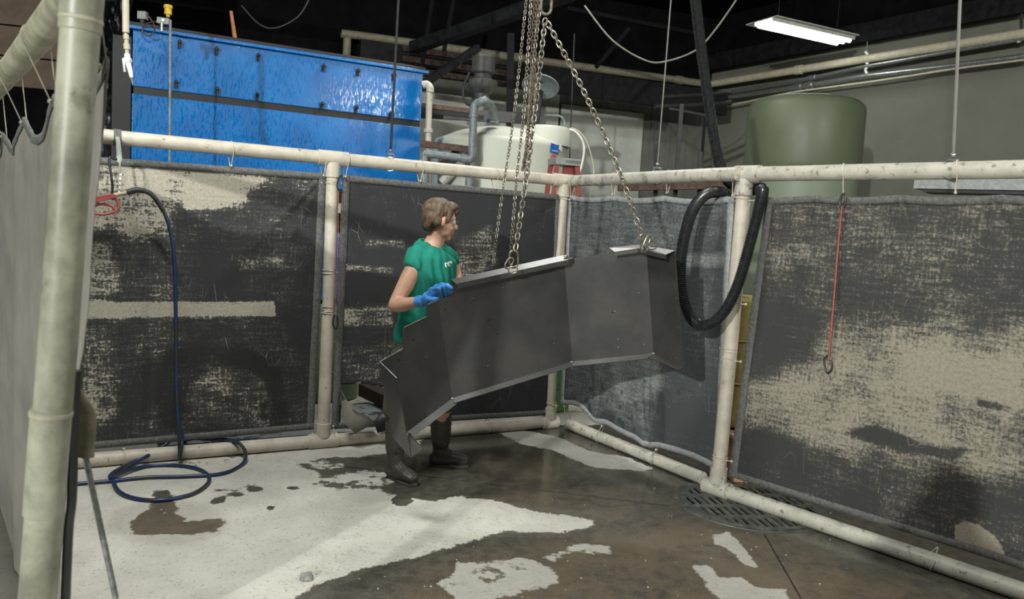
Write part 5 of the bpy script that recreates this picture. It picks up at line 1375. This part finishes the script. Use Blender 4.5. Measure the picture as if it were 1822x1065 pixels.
def hair_disp(v):
    d = HR.transposed() @ (v - Hd)
    return .007 * mnoise.noise(Vector((d.x * 22, d.y * 22, d.z * 9))) + .0035 * mnoise.noise(Vector((d.x * 70, d.y * 70, d.z * 22)))
baked('hair', hair_shapes(HP, HR), 'hair', wk, .0045, 3, arr(hair_disp))
link('ear_inner', MB().ell(HP(.002, -.0815, -.006), (.010, .003, .020), HR, 12, 8), 'ear_skin', wk)
# shirt
sm = MB(); torso(sm, .020)
limb(sm, [nb - side * .068 - UZ * .020, nb.lerp(sR, .55) + UZ * .004, sR + UZ * .014 - side * .01], [.056, .066, .070]); limb(sm, [nb + side * .068 - UZ * .020, nb.lerp(sL, .55) + UZ * .004, sL + UZ * .014], [.056, .066, .066])
limb(sm, [nb - side * .05 - fwd * .045 - UZ * .012, nb + side * .05 - fwd * .045 - UZ * .012], [.046, .046]); limb(sm, [nb - side * .05 + fwd * .03 - UZ * .062, nb + side * .05 + fwd * .03 - UZ * .062], [.050, .050])
limb(sm, [pelv + UZ * .12, pelv + UZ * .065], [.165, .172], 24, flat=(1, .70), ref=side)
limb(sm, [chest - fwd * .03, belly - fwd * .02], [.12, .12])
def shirt_disp(v):
    d = v - chest; s = d.dot(side); f = d.dot(fwd); z = d.z
    a = math.atan2(s, f + .3)
    g = .010 * mnoise.noise(Vector((s * 14, f * 14, z * 3.2))) + .005 * mnoise.noise(Vector((s * 34, f * 30, z * 7)))
    diag = math.sin((z * .8 + s * 1.1) * 62 + 3 * mnoise.noise(v * 5)) * .006 * math.exp(-((z + .28) / .14) ** 2)
    vert = math.sin(s * 110 + z * 14 + 4 * mnoise.noise(v * 4)) * .005 * math.exp(-((z + .05) / .16) ** 2) * (1 if f > 0 else .3)
    return g + diag + vert
shirt = baked('shirt', sm, 'shirt', wk, .006, 5, arr(shirt_disp))
cr = nb + UZ * .006
link('collar', MB().tube([cr + side * (.076 * math.cos(a)) + fwd * (.074 * math.sin(a) - .004) - UZ * (.026 * math.sin(a)) for a in [2 * math.pi * k / 32 for k in range(32)]], .011, 8, closed=True), 'shirt', wk)
# chest print, laid on the shirt
dg = bpy.context.evaluated_depsgraph_get(); dg.update()
def print_on(px, py):
    d = ray(px, py).normalized(); loc = ORG[shirt]
    ok, h, n, _ = shirt.ray_cast(EYE - loc, d); return (h + loc + n * .002) if ok else None
mb = MB()
for poly in ([(791, 467), (793, 467), (794.5, 474), (793, 475), (791.5, 472)], [(793, 466.5), (803.5, 464), (804, 465.6), (797.5, 467.2), (799.5, 470.5), (801, 471), (800.6, 473.2), (794, 476), (792.6, 475.6), (797, 472.8), (795, 468.2), (793.3, 468)],
             [(799, 467.4), (804.4, 466.4), (804.2, 468.2), (799.6, 468.8)]):
    q = [print_on(x, y) for x, y in poly]
    if all(p is not None for p in q): c = sum(q, Vector()) / len(q); mb.add(q + [p - FW * -.0015 for p in q], [tuple(range(len(q)))])
if mb.v: link('chest_print', mb, 'white_print', wk, smooth=False)
# shorts
so = MB(); limb(so, [pelv + UZ * .02, pelv - UZ * .08], [.172, .174], 24, flat=(1, .74), ref=side)
for h, k_ in ((hipR, kR), (hipL, kL)): limb(so, [h - UZ * .02, h.lerp(k_, .5), k_ + UZ * .03], [.100, .100, .092])
baked('shorts', so, 'shorts', wk, .008, 4, arr(lambda v: .008 * mnoise.noise(Vector((v.x * 16, v.y * 16, v.z * 6)))))
# boots
def boot(a, toe, knee, lab):
    d = Vector((toe.x - a.x, toe.y - a.y, 0)).normalized(); g0 = Vector((a.x, a.y, 0)); top = g0 + UZ * .385 + (knee - a) * .0 + Vector(((knee - a).x, (knee - a).y, 0)) * .75
    mb = MB(); s_ = UZ.cross(d)
    sh_ = [top, g0.lerp(top, .8) + UZ * 0, g0.lerp(top, .55), g0 + UZ * .15 + d * -.002, g0 + UZ * .09 + d * .002]
    limb(mb, sh_, [.066, .068, .066, .052, .054], 20)
    limb(mb, [g0 - d * .045 + UZ * .05, g0 + d * .03 + UZ * .055, g0 + d * .11 + UZ * .052, g0 + d * .165 + UZ * .044], [.038, .045, .045, .036], 18, flat=(1.12, 1.0), ref=s_)
    limb(mb, [g0 - d * .01 + UZ * .10, g0 + d * .06 + UZ * .075], [.045, .038], 16)
    o = baked('boot', mb, 'boot', wk, .006, 4, arr(lambda v: .0028 * mnoise.noise(Vector((v.x * 20, v.y * 20, v.z * 50))) + (.002 * math.sin((v - g0).dot(s_) * 260) if (v - g0).dot(d) > .0 and .06 < v.z < .2 else 0)))
    ou = []; 
    for k in range(40):
        t = 2 * math.pi * k / 40; x = math.cos(t); wv = .047 if x > 0 else .038
        cx_ = .062 + .135 * x; ww = wv * (1 - .18 * math.exp(-((x + .25) / .3) ** 2)); ou.append(g0 + d * cx_ + s_ * ww * math.sin(t) * (1 + .1 * x))
    mbs = MB(); n = 40
    mbs.add([p + UZ * .0 for p in ou] + [p + UZ * .022 for p in ou], [tuple(range(n - 1, -1, -1)), tuple(range(n, 2 * n))] + [(i, (i + 1) % n, n + (i + 1) % n, n + i) for i in range(n)])
    bevel(link('sole', mbs, 'boot_trim', o), .003)
    for zz in (.30, .345):
        c = g0.lerp(top, zz / .385); link('rib_line', MB().tube([c + d * (math.cos(t) * .069) + s_ * (math.sin(t) * .069) + UZ * .012 * math.cos(t + 1) for t in [2 * math.pi * k / 24 for k in range(24)]], .0022, 6, closed=True), 'boot_trim', o)
    tp_ = top + UZ * .045
    link('top_rim', MB().tube([tp_ + d * (math.cos(t) * .066) + s_ * (math.sin(t) * .066) + UZ * .008 * math.cos(t) for t in [2 * math.pi * k / 24 for k in range(24)]], .005, 8, closed=True), 'boot', o)
    return o
boot(atz(702, 852, 0) , atz(745, 868, 0), kR + UZ * 0, 'near'); boot(atz(782, 829, 0), atz(842, 831, 0), kL, 'far')
# gloves
def glove(w_, knk, pip, tip, thumb, cuffdir, rr_=.0105):
    mb = MB(); c = sum(knk, Vector()) / 4
    limb(mb, [w_ + cuffdir * .045, w_, w_.lerp(c, .25)], [.036, .031, .034], 14)
    for k in knk: limb(mb, [w_.lerp(k, .25), w_.lerp(k, .7), k], [.020, .018, .0145], 12)
    for a, b, t in zip(knk, pip, tip): limb(mb, [a, a.lerp(b, .6), b], [.0135, .0115, .0115], 12); limb(mb, [b, b.lerp(t, .6), t], [.0112, .0105, .009], 12)
    limb(mb, thumb, [.018, .015, .0125, .010][:len(thumb)], 12)
    o = baked('glove', mb, 'glove', wk, .0035, 2, arr(lambda v: .0016 * mnoise.noise(v * 90)))
    return o
kn = [at(769, 514, 4.44), at(777, 509, 4.405), at(786, 506, 4.37), at(795, 507, 4.34)]
pp = [at(783, 513, 4.35), at(791, 510, 4.33), at(798, 509, 4.31), at(803, 512, 4.29)]
tp2 = [at(790, 529, 4.37), at(796, 527, 4.36), at(801, 524, 4.35), at(804, 522, 4.34)]
glove(wR + (wR - eR).normalized() * .02, kn, pp, tp2, [at(762, 532, 4.45), at(770, 533, 4.42), at(780, 531, 4.41), at(786, 530, 4.40)], (eR - wR).normalized())
hl = wL + Vector((.02, -.05, -.06))
kn = [hl + Vector((.03, -.01, .02 - .022 * k)) for k in range(4)]
glove(wL, kn, [k + Vector((-.01, -.035, 0)) for k in kn], [k + Vector((-.04, -.03, 0)) for k in kn], [wL + Vector((0, -.02, -.02)), wL + Vector((-.03, -.05, -.01)), wL + Vector((-.04, -.07, 0))], (eL - wL).normalized())

# ---------------- the photographer, just outside the picture: stands behind the camera and shades the foot of the right-hand curtain
ph = thing('person', 'person in dark work clothes raising a camera, standing behind the viewpoint', 'person', Vector((0, -.35, 0)))
f2 = Vector((.1, 1, 0)).normalized(); s2 = f2.cross(UZ); H2 = Vector((-.03, -.20, 1.63))
hm, QP, QR = head_shapes(H2, f2)
nv0 = len(hm.v); cl = MB(); n2_ = H2 - UZ * .16; c2 = H2 - UZ * .36 - f2 * .06; p2_ = H2 - UZ * .75 - f2 * .10
limb(hm, [n2_, H2 - UZ * .06], [.06, .056]); cl.tube(spline([n2_ - UZ * .02, c2 + UZ * .06, c2, p2_ + UZ * .12, p2_], 4), list(np.interp(np.linspace(0, 4, 17), range(5), [.10, .19, .185, .165, .165])), 20, flat=(1, .62), ref=s2)
for sg in (-1, 1):
    sh2 = n2_ + s2 * sg * .19 - UZ * .05; el2 = sh2 + s2 * sg * .15 - UZ * .27 + f2 * .02; wr2 = H2 + s2 * sg * .09 - UZ * .10 + f2 * .08
    limb(cl, [n2_, sh2], [.05, .06]); limb(cl, [sh2, sh2.lerp(el2, .5), el2], [.058, .052, .043]); limb(cl, [el2, el2.lerp(wr2, .5), wr2], [.043, .038, .028])
    for k in range(5): limb(hm, [wr2, wr2 + Vector((-sg * .02, .0, .035)) + UZ * .018 * (k - 1.5), wr2 + Vector((-sg * .05, .0, .03)) + UZ * .018 * (k - 1.5)], [.020, .010, .009], 8)
    h2_ = p2_ + s2 * sg * .09; a2_ = Vector((h2_.x + sg * .08, h2_.y + (.05 if sg > 0 else -.05), .08))
    limb(cl, [h2_, h2_.lerp(a2_, .5), a2_], [.095, .062, .045]); limb(cl, [a2_ - UZ * .03, a2_ + f2 * .16 - UZ * .04], [.045, .036])
hm.add(cl.v, cl.f)
baked('body', hm, 'skin', ph, .010, 6)
baked('work_clothes', cl, 'shorts', ph, .010, 3, lambda co: np.full(len(co), .010))
cb_ = H2 + f2 * .085 - UZ * .02; link('held_camera', MB().box(cb_, (.12, .05, .08)), 'black_rubber', ph)
baked('hair', hair_shapes(QP, QR), 'hair', ph, .008, 3)
